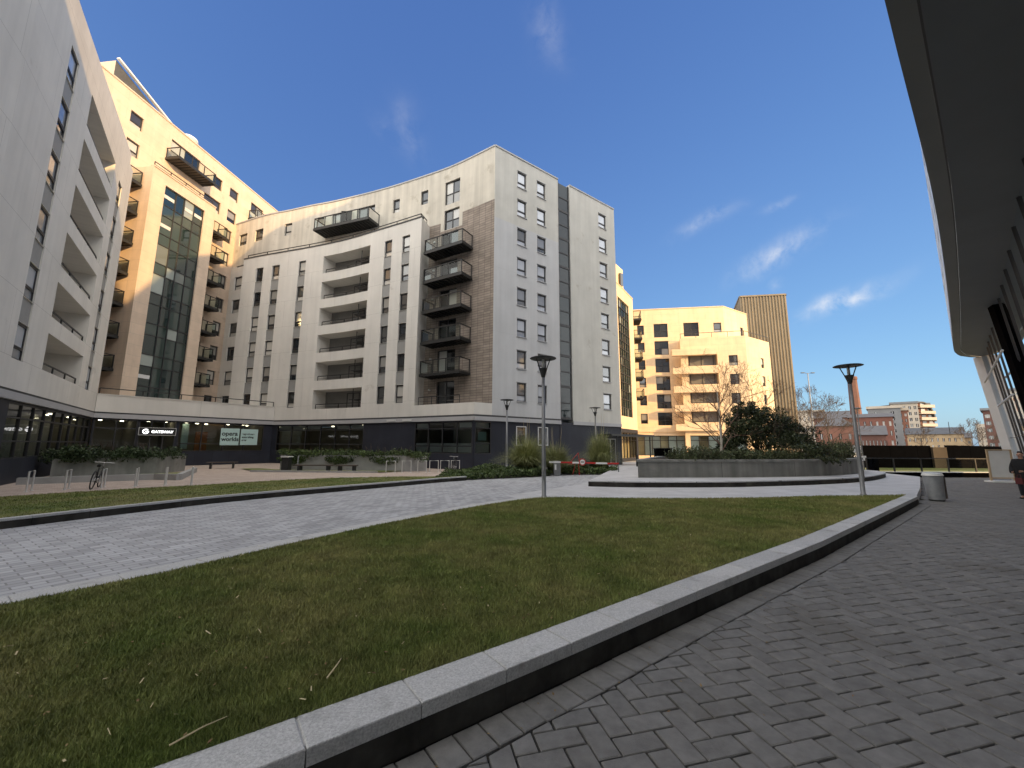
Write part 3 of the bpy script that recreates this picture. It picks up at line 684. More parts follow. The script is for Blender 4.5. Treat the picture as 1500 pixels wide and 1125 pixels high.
# glazed bay
mb = MB(); bu0, bu1 = tu(-6.2), tu(-.1)
g0, g1 = tu(-5.05), tu(-1.2)
wall(mb, T, bu0, bu1, 4.0, 24.35, [(g0, g1, 5.3, 23.4, .25)], d=2.0)
for u, fl in ((bu0, False), (bu1, True)):
    q = [T.pt(u, 4.0, 0), T.pt(u, 4.0, 2), T.pt(u, 24.35, 2), T.pt(u, 24.35, 0)]
    mb.face(q[::-1] if fl else q, 0, [(0, 4), (2, 4), (2, 24.35), (0, 24.35)])
mb.face([T.pt(bu0, 24.35, 2), T.pt(bu1, 24.35, 2), T.pt(bu1, 24.35, 0), T.pt(bu0, 24.35, 0)], 0)
bay = mb.build('glazed_bay', 'tower_stone', b)
fb, pb = MB(), MB()
q = random.Random(3); nz = 7; cols = [g0, g0 + 1.15, g0 + 1.95, g0 + 2.9, g1]
for j in range(nz):
    z0 = 5.3 + 18.1 * j / nz; z1 = 5.3 + 18.1 * (j + 1) / nz; zm = z0 + .95
    for k in range(4):
        for c, e in ((z0, zm), (zm, z1)): pb.face([T.pt(cols[k] + .02, c + .02, 1.82), T.pt(cols[k + 1] - .02, c + .02, 1.82), T.pt(cols[k + 1] - .02, e - .02, 1.82), T.pt(cols[k] + .02, e - .02, 1.82)])
    for z in (z0, zm): strip(fb, T, g0, g1, z - .03, z + .03, 1.87, 1.76)
for c in cols: strip(fb, T, max(c - .03, g0), min(c + .03, g1), 5.3, 23.4, 1.89, 1.75)
pn = pb.build('curtain_glass', 'pane_green', bay); fb.build('mullions', 'frame', bay)
for (k, j, half) in [(0, 6, 1), (2, 6, 1), (3, 6, 1), (0, 5, 1), (0, 0, 1)]:
    z0 = 5.3 + 18.1 * j / nz; bl = MB()
    bl.box(tuple(Vector(T.pt((cols[k] + cols[k + 1]) / 2, z0 + 1.72, 1.84))), (.02, (cols[k + 1] - cols[k]) * .8, .3), T.ang(15) - math.pi / 2)
    bl.build('opening_light', 'frame_pale', bay)
mb = MB(); strip(mb, T, bu0, bu1, 24.35, 24.47, 2.06, 1.7); mb.build('roof_edge', 'tower_stone', b)
rail(b, [T.pt(bu0 + .2, 24.47, 1.8), T.pt(bu1 - .2, 24.47, 1.8)], .45, 1.5, True)
# plant room with mono-pitch roof, round vent
mb = MB(); ua, ub = tu(-8.2), tu(-3.4)
P = [T.pt(ua, 30.6, -.5), T.pt(ub, 30.6, -.5), T.pt(ua, 32.5, -.5)]; Q = [T.pt(ua, 30.6, -4), T.pt(ub, 30.6, -4), T.pt(ua, 32.5, -4)]
mb.face(P, 1); mb.face(Q[::-1], 1); mb.face([P[0], P[2], Q[2], Q[0]], 0); mb.face([P[1], Q[1], Q[2], P[2]], 2)
A_, B_ = Vector(T.pt(ua - .1, 32.58, -.2)), Vector(T.pt(ub + .1, 30.7, -.2)); mb.bar(A_, B_, .25, .14, 2)
mb.build('plant_room', ['tower_stone', 'slate', 'white'], b)
mb = MB(); p = T.at(tu(-.8), -1.2); mb.lathe((p.x, p.y, 30.6), [(.65, 0), (.65, .75), (.75, .8), (.72, 1.0), (.45, 1.2), (0, 1.28)], 20); mb.build('roof_vent', 'white', b, True)
# podium with terrace
PT = Surf([(-28.6, 27.6), (-21.9, 37.15)]); PL = PT.L[-1]
mb = MB(); wall(mb, PT, 0, PL, 3.87, 5.05); strip(mb, PT, 0, PL, 5.05, 5.12, .04, -.3); mb.face([PT.pt(0, 4.6, -.01), PT.pt(PL, 4.6, -.01), PT.pt(PL, 4.6, -9), PT.pt(0, 4.6, -9)], 0)
wall(mb, PT, 0, PL, 4.6, 5.05, d=-.28)
mb.build('terrace_parapet', 'render', b)
rail(b, [PT.pt(.1, 5.12, -.12), PT.pt(PL - .1, 5.12, -.12)], .4, 2.3, False)
mb = MB(); strip(mb, PT, 0, PL, 3.45, 3.76, .06, -.5, 0); strip(mb, PT, 0, PL, 3.76, 3.87, -.02, -.5, 1); mb.build('fascia', ['fascia', 'shadow_gap'], b)
mb = MB(); wall(mb, PT, 0, PL, 0, 3.45, [(.05, 2.35, .1, 3.4, .3), (2.4, 4.6, .1, 3.4, .3), (4.75, 10.95, 1.1, 3.4, .3)], d=-.1); mb.build('dark_base', 'dark_panel', b)
shopfront(b, PT, .05, 2.35, .1, 3.4, 2, (.8,), lamps=2)
sf = shopfront(b, PT, 2.4, 4.6, .1, 3.4, 3, (.68,), lamps=2)
shopfront(b, PT, 4.75, 10.95, 1.1, 3.4, 4, (.25,), lamps=6)
mb = MB(); strip(mb, PT, 6.55, 7.4, .1, 2.7, -2.2, -2.3); mb.build('inner_door', 'wood', b)
mb = MB(); strip(mb, PT, 5.3, 5.75, 1.3, 3.3, -1.2, -1.3); mb.build('banner', 'poster', b)
def text(s, size, loc, ang, m, parent, name='lettering', ext=.004, align='LEFT', bold=0.0, local=False):
    c = bpy.data.curves.new(name, 'FONT'); c.body = s; c.size = size; c.extrude = ext; c.align_x = align; c.offset = bold; c.materials.append(M[m])
    tmp = bpy.data.objects.new('tmp', c); COL.objects.link(tmp); me = bpy.data.meshes.new_from_object(tmp); bpy.data.objects.remove(tmp)
    o = link(name, me, parent, loc, ang, local=local); o.rotation_euler = (math.pi / 2, 0, ang); return o
# lit entrance sign
th = PT.ang(3)
sg = thing('entrance_sign', 'black box sign reading GATEWAY over the glazed lobby door', 'sign', PT.pt(3.4, 2.35, .0))
mb = MB(); strip(mb, PT, 2.42, 4.58, 2.33, 2.85, .04, -.02); mb.build('sign_box', 'metal_dark', sg)
mb = MB()
for z in (2.31, 2.85): strip(mb, PT, 2.4, 4.6, z, z + .03, .05, -.02)
for u in (2.4, 4.57): strip(mb, PT, u, u + .03, 2.34, 2.85, .05, -.02)
mb.build('sign_border', 'frosted', sg)
text('GATEWAY', .27, PT.pt(3.12, 2.49, .05), th, 'sign_lit', sg, 'lettering', .006, bold=.006)
mb = MB(); c_ = Vector(PT.pt(2.8, 2.59, .05)); tx = Vector((math.cos(th), math.sin(th), 0))
mb.tube([c_ + tx * .15 * math.cos(a) + Vector((0, 0, .15 * math.sin(a))) for a in [rad(40 + 320 * k / 20) for k in range(21)]], .04, 6); mb.bar(c_ - tx * .02, c_ + tx * .17, .07, .06)
mb.build('logo', 'sign_lit', sg)
# posters in the glass
def poster(ua, ub, za, zb, label, lines):
    p = thing('window_poster', label, 'poster', PT.pt((ua + ub) / 2, za, 0), 'aqua posters in the shop windows')
    mb = MB(); strip(mb, PT, ua, ub, za, zb, -.02, -.05); mb.build('sheet', 'poster', p)
    for s_, sz, u, z, bo in lines: text(s_, sz, PT.pt(u, z, -.015), th, 'ink', p, 'lettering', .002, bold=bo)
poster(7.6, 8.98, 1.6, 3.0, 'pale aqua window poster with bold black title reading opera worlds', [('opera', .5, 7.68, 2.4, .012), ('worlds', .46, 7.68, 1.95, .012)])
poster(9.1, 10.45, 1.62, 2.98, 'pale aqua window poster with three small black text lines', [('experience', .22, 9.2, 2.48, .008), ('something', .22, 9.2, 2.22, .008), ('new', .22, 9.2, 1.96, .008)])

# ---------------------------------------------------------------- curved wing and corner block
b = thing('corner_block', 'large pale corner block with curved loggia wing, brown tiled recess and dark base', 'apartment building', (-6, 34, 0))
F = Surf([(-27.6, 39.05), (-25.5, 38.3), (-22.5, 37.35), (-19.2, 36.3), (-15.4, 34.9), (-11.4, 32.95), (-7.7, 31.1), (-2.64, 28.27)], True); FL = F.L[-1]
U = Surf([(-30.4, 41.2), (-26.2, 39.4), (-23, 38.45), (-20.4, 37.6), (-17.3, 36.7), (-11.8, 34.7), (-6.7, 32.4), (-4.5, 31.2), (-1.44, 29.17)], True); UL = U.L[-1]
RF = Surf([(-2.64, 28.27), (-2.64 + .8 * 16.15, 28.27 + .6 * 16.15)]); RL = RF.L[-1]
TOP = 25.5
# upper, set-back wall
r8 = rows(8)
ops, wins = [], []
i7 = r8[7]
for ua, ub in ((.8, 2.1), (3.4, 4.6), (7.45, 8.35), (11.5, 12.35), (20.5, 21.25), (23.65, 24.42)): ops.append((ua, ub, i7[0] - .1, i7[1] - .25, .17)); wins.append((ua, ub, i7[0] - .1, i7[1] - .25, 'tilt'))
for ua, ub in ((13.3, 15.1), (16.4, 18.4)): ops.append((ua, ub, 22.2, 24.2, .17)); wins.append((ua, ub, 22.2, 24.2, 'door'))
ops.append((26.25, 27.85, 22.05, 24.2, .17)); wins.append((26.25, 27.85, 22.05, 24.2, 'double'))
mb = MB()
wall(mb, U, 0, 25.9, 20.5, TOP, [o for o in ops if o[1] < 25.9])
wall(mb, U, 25.9, 28.2, 19.72, TOP, [(26.25, 27.85, 22.05, 24.2, .17), (26.25, 27.85, 19.75, 21.55, .17)]); wins.append((26.25, 27.85, 19.75, 21.55, 'double'))
wall(mb, U, 28.2, UL, 20.9, TOP)
mb.build('upper_wall', 'render_top', b)
mb = MB(); wall(mb, U, 0, 5.0, 3.87, 20.5, [(.8, 2.1, a, c, .17) for a, c in r8[:7]]); mb.build('recessed_wall', 'render', b)
for a, c in r8[:7]: wins.append((.8, 2.1, a, c, 'tilt'))
for x in wins: window(b, U, *x)
coping(b, U, 0, UL, TOP, .12, .06, -.4, 'fascia')
balcony(b, U, 12.7, 19.0, 21.75, 1.5)
mb = MB(); mb.bar(U.pt(15.75, 21.9, 0), U.pt(15.75, 21.9, 1.4), .06); p0, p1 = Vector(U.pt(15.75, 22, .05)), Vector(U.pt(15.75, 22, 1.4))
mb.face([p0, p1, p1 + Vector((0, 0, 1.2)), p0 + Vector((0, 0, 2.0))]); mb.bar(p0 + Vector((0, 0, 2)), p1 + Vector((0, 0, 1.2)), .06); mb.build('privacy_screen', 'metal_dark', b)
# brown tile zone with its doors
dz = [(4.75 + STO * i, 6.75 + STO * i) for i in range(6)]
mb = MB(); wall(mb, U, 24.6, 25.9, 4.0, 20.5, []); wall(mb, U, 25.9, 28.2, 4.0, 19.72, [(26.0, 27.8, a, c, .15) for a, c in dz]); wall(mb, U, 28.2, UL, 4.0, 20.9)
mb.build('tiled_wall', 'brick_tile', b)
for a, c in dz: window(b, U, 26.0, 27.8, a, c, 'door', .13, name='balcony_door', panemat='pane_dark')
for i in range(1, 6): balcony(b, U, 25.45, 29.35, 4.45 + STO * i, 1.35)
for i in range(6): mb = MB(); p = U.at(25.35, .06); mb.lathe((p.x, p.y, 6.1 + STO * i), [(0, -.08), (.1, -.05), (.12, 0), (.1, .05), (0, .08)], 10); mb.build('wall_lamp', 'frosted', b, True)
# curved front
ops = []; wins = []
r6 = rows(6, 1.46, 4.98)
for ua, ub in ((1.9, 2.85), (4.0, 4.95), (7.3, 8.15), (17.65, 18.48), (19.62, 20.45)):
    ops += column_ops(ua, ub, r6, .17, 1); wins += [(ua, ub, a, c, 'tilt') for a, c in r6]
lg = [(4.8 + STO * i, 6.5 + STO * i) for i in range(6)]
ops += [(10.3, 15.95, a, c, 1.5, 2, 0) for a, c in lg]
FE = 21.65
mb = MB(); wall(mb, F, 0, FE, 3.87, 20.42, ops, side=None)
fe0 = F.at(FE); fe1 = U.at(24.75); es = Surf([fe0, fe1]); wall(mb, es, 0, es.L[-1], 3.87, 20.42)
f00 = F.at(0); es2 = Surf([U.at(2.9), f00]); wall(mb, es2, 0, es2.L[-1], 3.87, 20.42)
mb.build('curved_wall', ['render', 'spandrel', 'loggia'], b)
for x in wins: window(b, F, *x)
for a, c in lg:
    window(b, F, 12.7, 14.2, a + .1, a + 1.5, 'door', .02, d=-1.45, name='balcony_door', panemat='pane_dark'); window(b, F, 14.9, 15.8, a + .1, a + 1.5, 'tilt', .02, d=-1.45, panemat='pane_dark')
    rail(b, [F.pt(10.5, a, -.2), F.pt(13.1, a, -.2), F.pt(15.75, a, -.2)], .42, 2.6, True)
for a, c in lg:
    mb = MB(); p, q = F.pt(14.5, c - .95, -.4), F.pt(14.5, c - .95, -1.45); mb.bar(p, q, .9, .05); mb.bar(F.pt(14.5, a, -.42), F.pt(14.5, c, -.42), .05); mb.build('loggia_divider', 'metal_dark', b)
coping(b, F, 0, FE, 20.42, .1, .05, -.3, 'shadow_gap')
mb = MB()
n_ = 16
for k in range(n_):
    a, c = FE * k / n_, FE * (k + 1) / n_; a2, c2 = 3 + (24.75 - 3) * k / n_, 3 + (24.75 - 3) * (k + 1) / n_
    mb.face([F.pt(a, 20.4), F.pt(c, 20.4), U.pt(c2, 20.4, -.05), U.pt(a2, 20.4, -.05)])
mb.build('terrace_roof', 'fascia', b)
rail(b, [F.pt(.4 + (FE - .6) * k / 8, 20.52, -.12) for k in range(9)] + [tuple(es.pt(1.2, 20.5, -.1))], .32, 2.7, False)
# podium corner terrace
mb = MB(); wall(mb, F, FE, FL, 3.87, 4.72); wall(mb, RF, 0, 1.5, 3.87, 4.72)
for k in range(5):
    a, c = FE + (FL - FE) * k / 5, FE + (FL - FE) * (k + 1) / 5; mb.face([F.pt(a, 4.72), F.pt(c, 4.72), F.pt(c, 4.72, -.25), F.pt(a, 4.72, -.25)])
    mb.face([F.pt(a, 4.3, -.02), F.pt(c, 4.3, -.02), F.pt(c, 4.3, -4), F.pt(a, 4.3, -4)])
mb.build('terrace_parapet', 'render', b)
rail(b, [F.pt(FE + .3, 4.72, -.12), F.pt(FL - 1.4, 4.72, -.12)], .6, 1.3, True)
# right-hand face
c1, c2 = (3.76, 4.7), (5.88, 6.85)
rwin = rows(8, 1.44, 5.05)
ol = [(ua, ub, a, c, .17) for ua, ub in (c1, c2) for a, c in rwin if a < 19]; oh = [(ua, ub, a, c, .17) for ua, ub in (c1, c2) for a, c in rwin if a > 19]
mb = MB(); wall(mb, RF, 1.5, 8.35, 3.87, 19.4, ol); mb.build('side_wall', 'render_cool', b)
mb = MB(); wall(mb, RF, 1.5, 8.35, 19.4, TOP, oh); mb.build('side_wall', 'render_grey', b)
sf_ = rows(8, 1.44, 5.0)
mb = MB(); wall(mb, RF, 9.8, RL, 3.6, TOP, [(13.75, 14.85, a, c, .17) for a, c in sf_])
e0 = RF.at(RL); e1 = RF.at(RL, -14); es = Surf([e0, e1]); wall(mb, es, 0, 14, 0, TOP)
for u, fl in ((8.35, False), (9.8, True)):
    q = [RF.pt(u, 3.6, -.6), RF.pt(u, 3.6, 0), RF.pt(u, TOP, 0), RF.pt(u, TOP, -.6)]; mb.face(q if fl else q[::-1], 0, [(0, 3.6), (.6, 3.6), (.6, TOP), (0, TOP)])
mb.build('stair_wall', 'render_grey', b)
for ua, ub in (c1, c2):
    for a, c in rwin: sill(window(b, RF, ua, ub, a, c, panemat='pane_sky', inset=.1), ub - ua, c - a)
for a, c in sf_: sill(window(b, RF, 13.75, 14.85, a, c, panemat='pane_sky', inset=.1), 1.1, c - a)
coping(b, RF, 1.5, 8.35, TOP, .12, .06, -.4, 'fascia'); coping(b, RF, 9.8, RL, TOP, .12, .06, -.4, 'fascia')
fb, pb = MB(), MB()
for k in range(16):
    z0 = 3.9 + (TOP - .2 - 3.9) * k / 16; z1 = 3.9 + (TOP - .2 - 3.9) * (k + 1) / 16
    pb.face([RF.pt(8.37, z0, -.1), RF.pt(9.78, z0, -.1), RF.pt(9.78, z1, -.1), RF.pt(8.37, z1, -.1)]); strip(fb, RF, 8.37, 9.78, z0 - .05, z0 + (.05 if k % 2 else .16), -.06, -.2)
for u in (8.37, 9.66): strip(fb, RF, u, u + .1, 3.9, TOP - .1, -.05, -.2)
o = fb.build('stair_glazing', 'frame', b); pb.build('pane', 'pane_stair', o)
# ground floor
mb = MB()
wall(mb, F, 5.2, FL, 0, 3.45, [(6.4, 16.4, 1.1, 3.38, .35), (21.75, 27.1, 1.1, 3.38, .35)], d=-.06)
wall(mb, RF, 0, RL, 0, 3.45, [(.12, 1.5, 1.1, 3.38, .35), (3.75, 4.72, 1.7, 3.15, .25), (5.9, 6.95, 1.7, 3.15, .25), (13.9, 15.4, .05, 2.35, .4)], d=-.06)
mb.build('dark_base', 'dark_panel', b)
mb = MB(); strip(mb, RF, 8.3, 9.85, 0, 3.6, -.02, -.3); mb.build('base_panel', 'dark_panel', b)
shopfront(b, F, 6.4, 16.4, 1.1, 3.38, 6, (.26, .8), blinds=(0, 1, 2, 4, 5), lamps=3)
shopfront(b, F, 21.75, 27.1, 1.1, 3.38, 4, (.22, .78), blinds=(0, 3), lamps=0, room=5)
shopfront(b, RF, .12, 1.5, 1.1, 3.38, 1, (.3, .78), blinds=(0,), lamps=0, room=3)
mb = MB(); strip(mb, RF, .45, 1.15, 2.05, 2.65, -.16, -.18); mb.build('window_notice', 'poster', b)
for s_, ua, ub, n_ in ((RF, .2, 1.44, 1), (F, 21.83, 27.05, 4)):
    for k in range(n_): mb = MB(); w_ = (ub - ua) / n_; strip(mb, s_, ua + w_ * k + .06, ua + w_ * (k + 1) - .06, 1.2, 1.85 if n_ == 4 else 1.95, -.16, -.18); mb.build('frosted_band', 'frosted', b)
for ua, ub in ((3.75, 4.72), (5.9, 6.95)): window(b, RF, ua, ub, 1.7, 3.15, 'plain', .02, framemat='frame_pale', panemat='pane_dark')
mb = MB()
for s_, a, c in ((F, 5.2, FL), (RF, 0, 8.35), (RF, 9.8, RL)):
    strip(mb, s_, a, c, 3.45, 3.74, .07, -.3, 0); strip(mb, s_, a, c, 3.74, 3.87, -.01, -.3, 1)
mb.build('fascia', ['fascia', 'shadow_gap'], b)
for u in (19.0, 20.6): mb = MB(); strip(mb, F, u, u + .9, 3.52, 3.66, .12, .07); mb.build('fascia_light', 'frosted', b)
o = window(b, RF, 13.9, 15.4, .05, 2.35, 'door', .1, name='entrance_door', framemat='frame_pale', panemat='dark_panel')
mb = MB(); mb.prism([tuple(RF.at(12.9, 0)), tuple(RF.at(12.6, 1.7)), tuple(RF.at(18.5, 1.9)), tuple(RF.at(18.5, 0))], 2.55, 2.72); 
for u in (13.4, 18.2): p = RF.at(u, 1.6); mb.tube([(p.x, p.y, 0), (p.x, p.y, 2.55)], .06, 8)
mb.build('entrance_canopy', 'metal_dark', b)
# body behind the faces (kept clear of the loggias)
mb = MB(); pl = poly_off(U, 0, UL - .2, -.6, 16) + [tuple(RF.at(8.2, -.7)), tuple(RF.at(RL - .1, -.7)), tuple(RF.at(RL - .1, -13)), tuple(U.at(0, -12))]
mb.prism(pl[::-1] if False else pl, 3.9, TOP - .1); mb.build('core', 'render_grey', b)
for o in list(b.children):
    pass
# ---------------------------------------------------------------- glazed block behind the corner
b = thing('glazed_block', 'sunlit block with a tall glazed bay, half hidden behind the grey corner block', 'apartment building', (14, 48, 0))
G1 = Surf([(11.6, 43.6), (15.4, 49.5)]); GL = G1.L[-1]; GS = Surf([(6.0, 46.5), (11.6, 43.6)])
mb = MB(); wall(mb, G1, 0, GL, 3.6, 20.3, [(.9, 5.2, 5, 18.8, .3)]); wall(mb, GS, 0, GS.L[-1], 3.6, 20.3, [(5.6, 5.95, 5.2 + 2.55 * k, 6.6 + 2.55 * k, .15) for k in range(5)])
e = G1.at(GL); es = Surf([e, (e.x - 6, e.y + 4)]); wall(mb, es, 0, es.L[-1], 3.6, 20.3)
mb.build('wall', 'stone', b); coping(b, G1, 0, GL, 20.3, .12, .05, -.4, 'stone')
fb, pb = MB(), MB()
for j in range(14):
    z0 = 5 + 13.8 * j / 14; z1 = 5 + 13.8 * (j + 1) / 14
    for k in range(5):
        a = .9 + 4.3 * k / 5; c = .9 + 4.3 * (k + 1) / 5; pb.face([G1.pt(a, z0, -.2), G1.pt(c, z0, -.2), G1.pt(c, z1, -.2), G1.pt(a, z1, -.2)])
    strip(fb, G1, .9, 5.2, z0 - .04, z0 + .04, -.12, -.25)
for k in range(6): u = .9 + 4.3 * k / 5; strip(fb, G1, max(u - .03, .9), min(u + .03, 5.2), 5, 18.8, -.1, -.25)
o = fb.build('curtain_wall', 'frame', b); pb.build('pane', 'pane_green', o)
mb = MB(); mb.prism([(7.5, 47.5), (12.3, 46.2), (14.0, 48.5), (13.4, 56), (6, 56)], 0, 23.8); mb.build('upper_storey', 'stone', b)
mb = MB(); mb.box((13.2, 47.55, 22), (.5, .9, 1.6), rad(40)); mb.build('window', 'pane_dark', b)
mb = MB(); wall(mb, G1, 0, GL, 0, 3.6, [(.6, 6.4, .3, 3.2, .3)]); mb.build('base', 'dark_panel', b); shopfront(b, G1, .6, 6.4, .3, 3.2, 5, (.7,), lamps=4)
mb = MB(); mb.prism([tuple(G1.at(0, 2)), tuple(G1.at(6, 2)), tuple(G1.at(6, 0)), tuple(G1.at(0, 0))], 2.75, 2.92); mb.build('entrance_canopy', 'metal_dark', b)
for k in range(5): balcony(b, Surf([(15.5, 49.6), (16.6, 55)]), .8, 3.2, 5.6 + 2.55 * k + 2.0, 1.0)

# ---------------------------------------------------------------- yellow sunlit block
b = thing('stone_block', 'sunlit yellow stone apartment block with white curved balconies, beyond the planter', 'apartment building', (24, 56, 0))
Y1 = Surf([(15.5, 56.8), (29.7, 54.6)]); Y2 = Surf([(29.7, 54.6), (35.0, 58.0)])
def yu(px): return (px - 935) / (1070 - 935) * (Y1.L[-1] - 1.75) + 1.75
r7 = [(4.75 + STO * i, 6.15 + STO * i) for i in range(6)]
YT = 21.2
ops, wins = [], []
for i, (a, c) in enumerate(r7):
    for st, p0, p1, za, zb in (('tilt', 944, 954, a, c), ('double', 968.5, 989, a - .45, c + .15), ('double', 1012, 1034, a - .45, c + .15), ('tilt', 1055, 1066, a, c)):
        if i < 4 and p0 > 1000: continue
        ops.append((yu(p0), yu(p1), za, zb, .2)); wins.append((yu(p0), yu(p1), za, zb, st))
mb = MB(); wall(mb, Y1, 0, Y1.L[-1], 3.6, YT, ops); o2 = [(4.2, 5.0, r7[5][0], r7[5][1], .2)]; wall(mb, Y2, 0, Y2.L[-1], 3.6, YT, o2)
mb.build('wall', 'stone', b)
for x in wins: window(b, Y1, *x, panemat='pane_dark')
window(b, Y2, 4.2, 5.0, r7[5][0], r7[5][1], 'tilt', panemat='pane_dark')
coping(b, Y1, 0, Y1.L[-1], YT, .12, .06, -.4, 'stone'); coping(b, Y2, 0, Y2.L[-1], YT, .12, .06, -.4, 'stone')
mb = MB(); mb.prism([tuple(Y1.at(0, -.4)), tuple(Y1.at(Y1.L[-1], -.4)), tuple(Y2.at(Y2.L[-1], -.4)), (32, 70), (14, 70)], 0, YT - .05); mb.build('core', 'stone', b)
# projecting lower volume with loggias
Z1 = Surf([(23.2, 54.2), (31.2, 52.4)]); Z2 = Surf([(31.2, 52.4), (36.6, 55.9)]); ZT = 16.4
ops = [(.9, 4.6, 4.85 + STO * i, 6.6 + STO * i, .8, 1, 0) for i in range(4)]; wins = []
for i in range(4): ops.append((6.0, 7.1, 4.75 + STO * i, 6.15 + STO * i, .2)); wins.append((6.0, 7.1, 4.75 + STO * i, 6.15 + STO * i, 'tilt'))
mb = MB(); wall(mb, Z1, 0, Z1.L[-1], 3.6, ZT, ops); o2 = [(3.7, 4.5, 4.75 + STO * i, 6.15 + STO * i, .2) for i in range(4)]; wall(mb, Z2, 0, Z2.L[-1], 3.6, ZT, o2)
es = Surf([(24.0, 56.5), (23.2, 54.2)]); wall(mb, es, 0, es.L[-1], 3.6, ZT)
mb.prism([tuple(Z1.at(0, -.0)), tuple(Z1.at(Z1.L[-1])), tuple(Z2.at(Z2.L[-1])), (33, 60), (24.5, 58)], ZT - .02, ZT)
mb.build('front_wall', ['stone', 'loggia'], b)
for x in wins: window(b, Z1, *x, panemat='pane_dark')
for o_ in o2: window(b, Z2, *o_[:4], 'tilt', panemat='pane_dark')
for i in range(4): window(b, Z1, 1.2, 4.3, 4.95 + STO * i, 6.5 + STO * i, 'door', .02, d=-.74, panemat='pane_dark')
for i in range(5):
    mb = MB(); z = 3.6 + STO * i if i else 3.6
    strip(mb, Z1, -1.2, 4.4, z + .12, z + .98, .6, -.1); mb.build('balcony', 'stone', b)
rail(b, [Z1.pt(.1, ZT, -.1), Z1.pt(Z1.L[-1] - .1, ZT, -.1), Z2.pt(Z2.L[-1], ZT, -.1)], .7, 2.0, False)
mb = MB()
for s_, l in ((Y1, yu(1010)), ): wall(mb, s_, 0, l, 0, 3.6, [(.8, l - .5, .4, 3.1, .4)], d=.3); strip(mb, s_, 0, l, 3.6, 4.5, .45, 0)
wall(mb, Z1, 0, Z1.L[-1], 0, 3.6, [(.6, 7.4, .4, 3.1, .4)], d=0); wall(mb, Z2, 0, Z2.L[-1], 0, 3.6)
mb.build('base', 'stone', b)
for s_, ua, ub, n_, d_ in ((Y1, .8, yu(1010) - .5, 7, 0), (Z1, .6, 7.4, 6, -.2)):
    fr = shopfront(b, s_, ua, ub, .4, 3.1, n_, (.75,), d=d_, lamps=0, glassm='balu')
    for k in range(n_):
        if k % 3 != 1: mb = MB(); w_ = (ub - ua) / n_; strip(mb, s_, ua + w_ * k + .06, ua + w_ * (k + 1) - .06, .45, 3.0, d_ - .1, d_ - .14); mb.build('blind', 'frosted', fr)
# ---------------------------------------------------------------- ribbed metal tower
b = thing('ribbed_tower', 'tall bronze ribbed metal tower beside the yellow stone block', 'tower', (40, 64, 0))
def ribbed(s, u0, u1, z0, z1, mb, p=.42):
    n = int((u1 - u0) / p)
    for k in range(n):
        a = u0 + (u1 - u0) * k / n; w_ = (u1 - u0) / n
        for x0, x1, d0, d1 in ((0, .45, .0, .0), (.45, .55, 0, .12), (.55, .9, .12, .12), (.9, 1, .12, 0)):
            A, B = a + w_ * x0, a + w_ * x1; mb.face([s.pt(A, z0, d0), s.pt(B, z0, d1), s.pt(B, z1, d1), s.pt(A, z1, d0)], 0, [(A, z0), (B, z0), (B, z1), (A, z1)])
    strip(mb, s, u0, u1, z1, z1 + .25, .18, -.3)
mb = MB(); R1 = Surf([(37.0, 62.6), (43.6, 61.5)]); R0 = Surf([(40.0, 70), (37.0, 62.6)]); R2 = Surf([(43.6, 61.5), (46.5, 68)])
for s_ in (R1, R0, R2): ribbed(s_, 0, s_.L[-1], 0, 25.6, mb)
mb.face([(37.0, 62.6, 25.6), (43.6, 61.5, 25.6), (46.5, 68, 25.6), (40.0, 70, 25.6)])
mb.build('cladding', 'zinc', b)

# ---------------------------------------------------------------- overhanging building on the right
b = thing('overhang_building', 'dark building with a curved overhanging canopy and leaning glass wall on the right', 'building', (20, 8, 0))
outer = catmull([(-34, -27), (-20, -16.2), (-8, -6.6), (0, .3), (4.98, 4.58), (9.85, 8.68), (14.97, 13.19), (22, 19.5), (27.2, 24.2), (28.9, 25.55)], 6) + [Vector((29.6, 26.0)), Vector((30.6, 26.35)), Vector((31.6, 26.5))]
ZC = 7.7
prof = [(-60, 26.2), (-.6, 26.2), (1.6, 28.7), (2.7, 27.4), (3.5, 23.4), (7.7, 30.8), (13.8, 36.2), (17.4, 35.3), (20.5, 36.8), (60, 36.8)]  # unseen roof heights, shaped to throw the shadow edge onto the blocks opposite
def shadow_roof_z(x, y):
    w_ = .643 * x + .766 * y
    for (a, c), (d_, e_) in zip(prof, prof[1:]):
        if a <= w_ <= d_: return c + (e_ - c) * (w_ - a) / (d_ - a)
    return 36
OS = Surf(outer[::-1])   # right to left seen from the path is reversed: build it explicitly below
def offs(pts, d):
    o = []
    for i, p in enumerate(pts):
        t = (pts[min(i + 1, len(pts) - 1)] - pts[max(i - 1, 0)]).normalized(); o.append(p + Vector((t.y, -t.x)) * d)
    return o
lip = offs(outer, .28); inn = offs(outer, 1.35); deep = offs(outer, 14)
mb = MB()
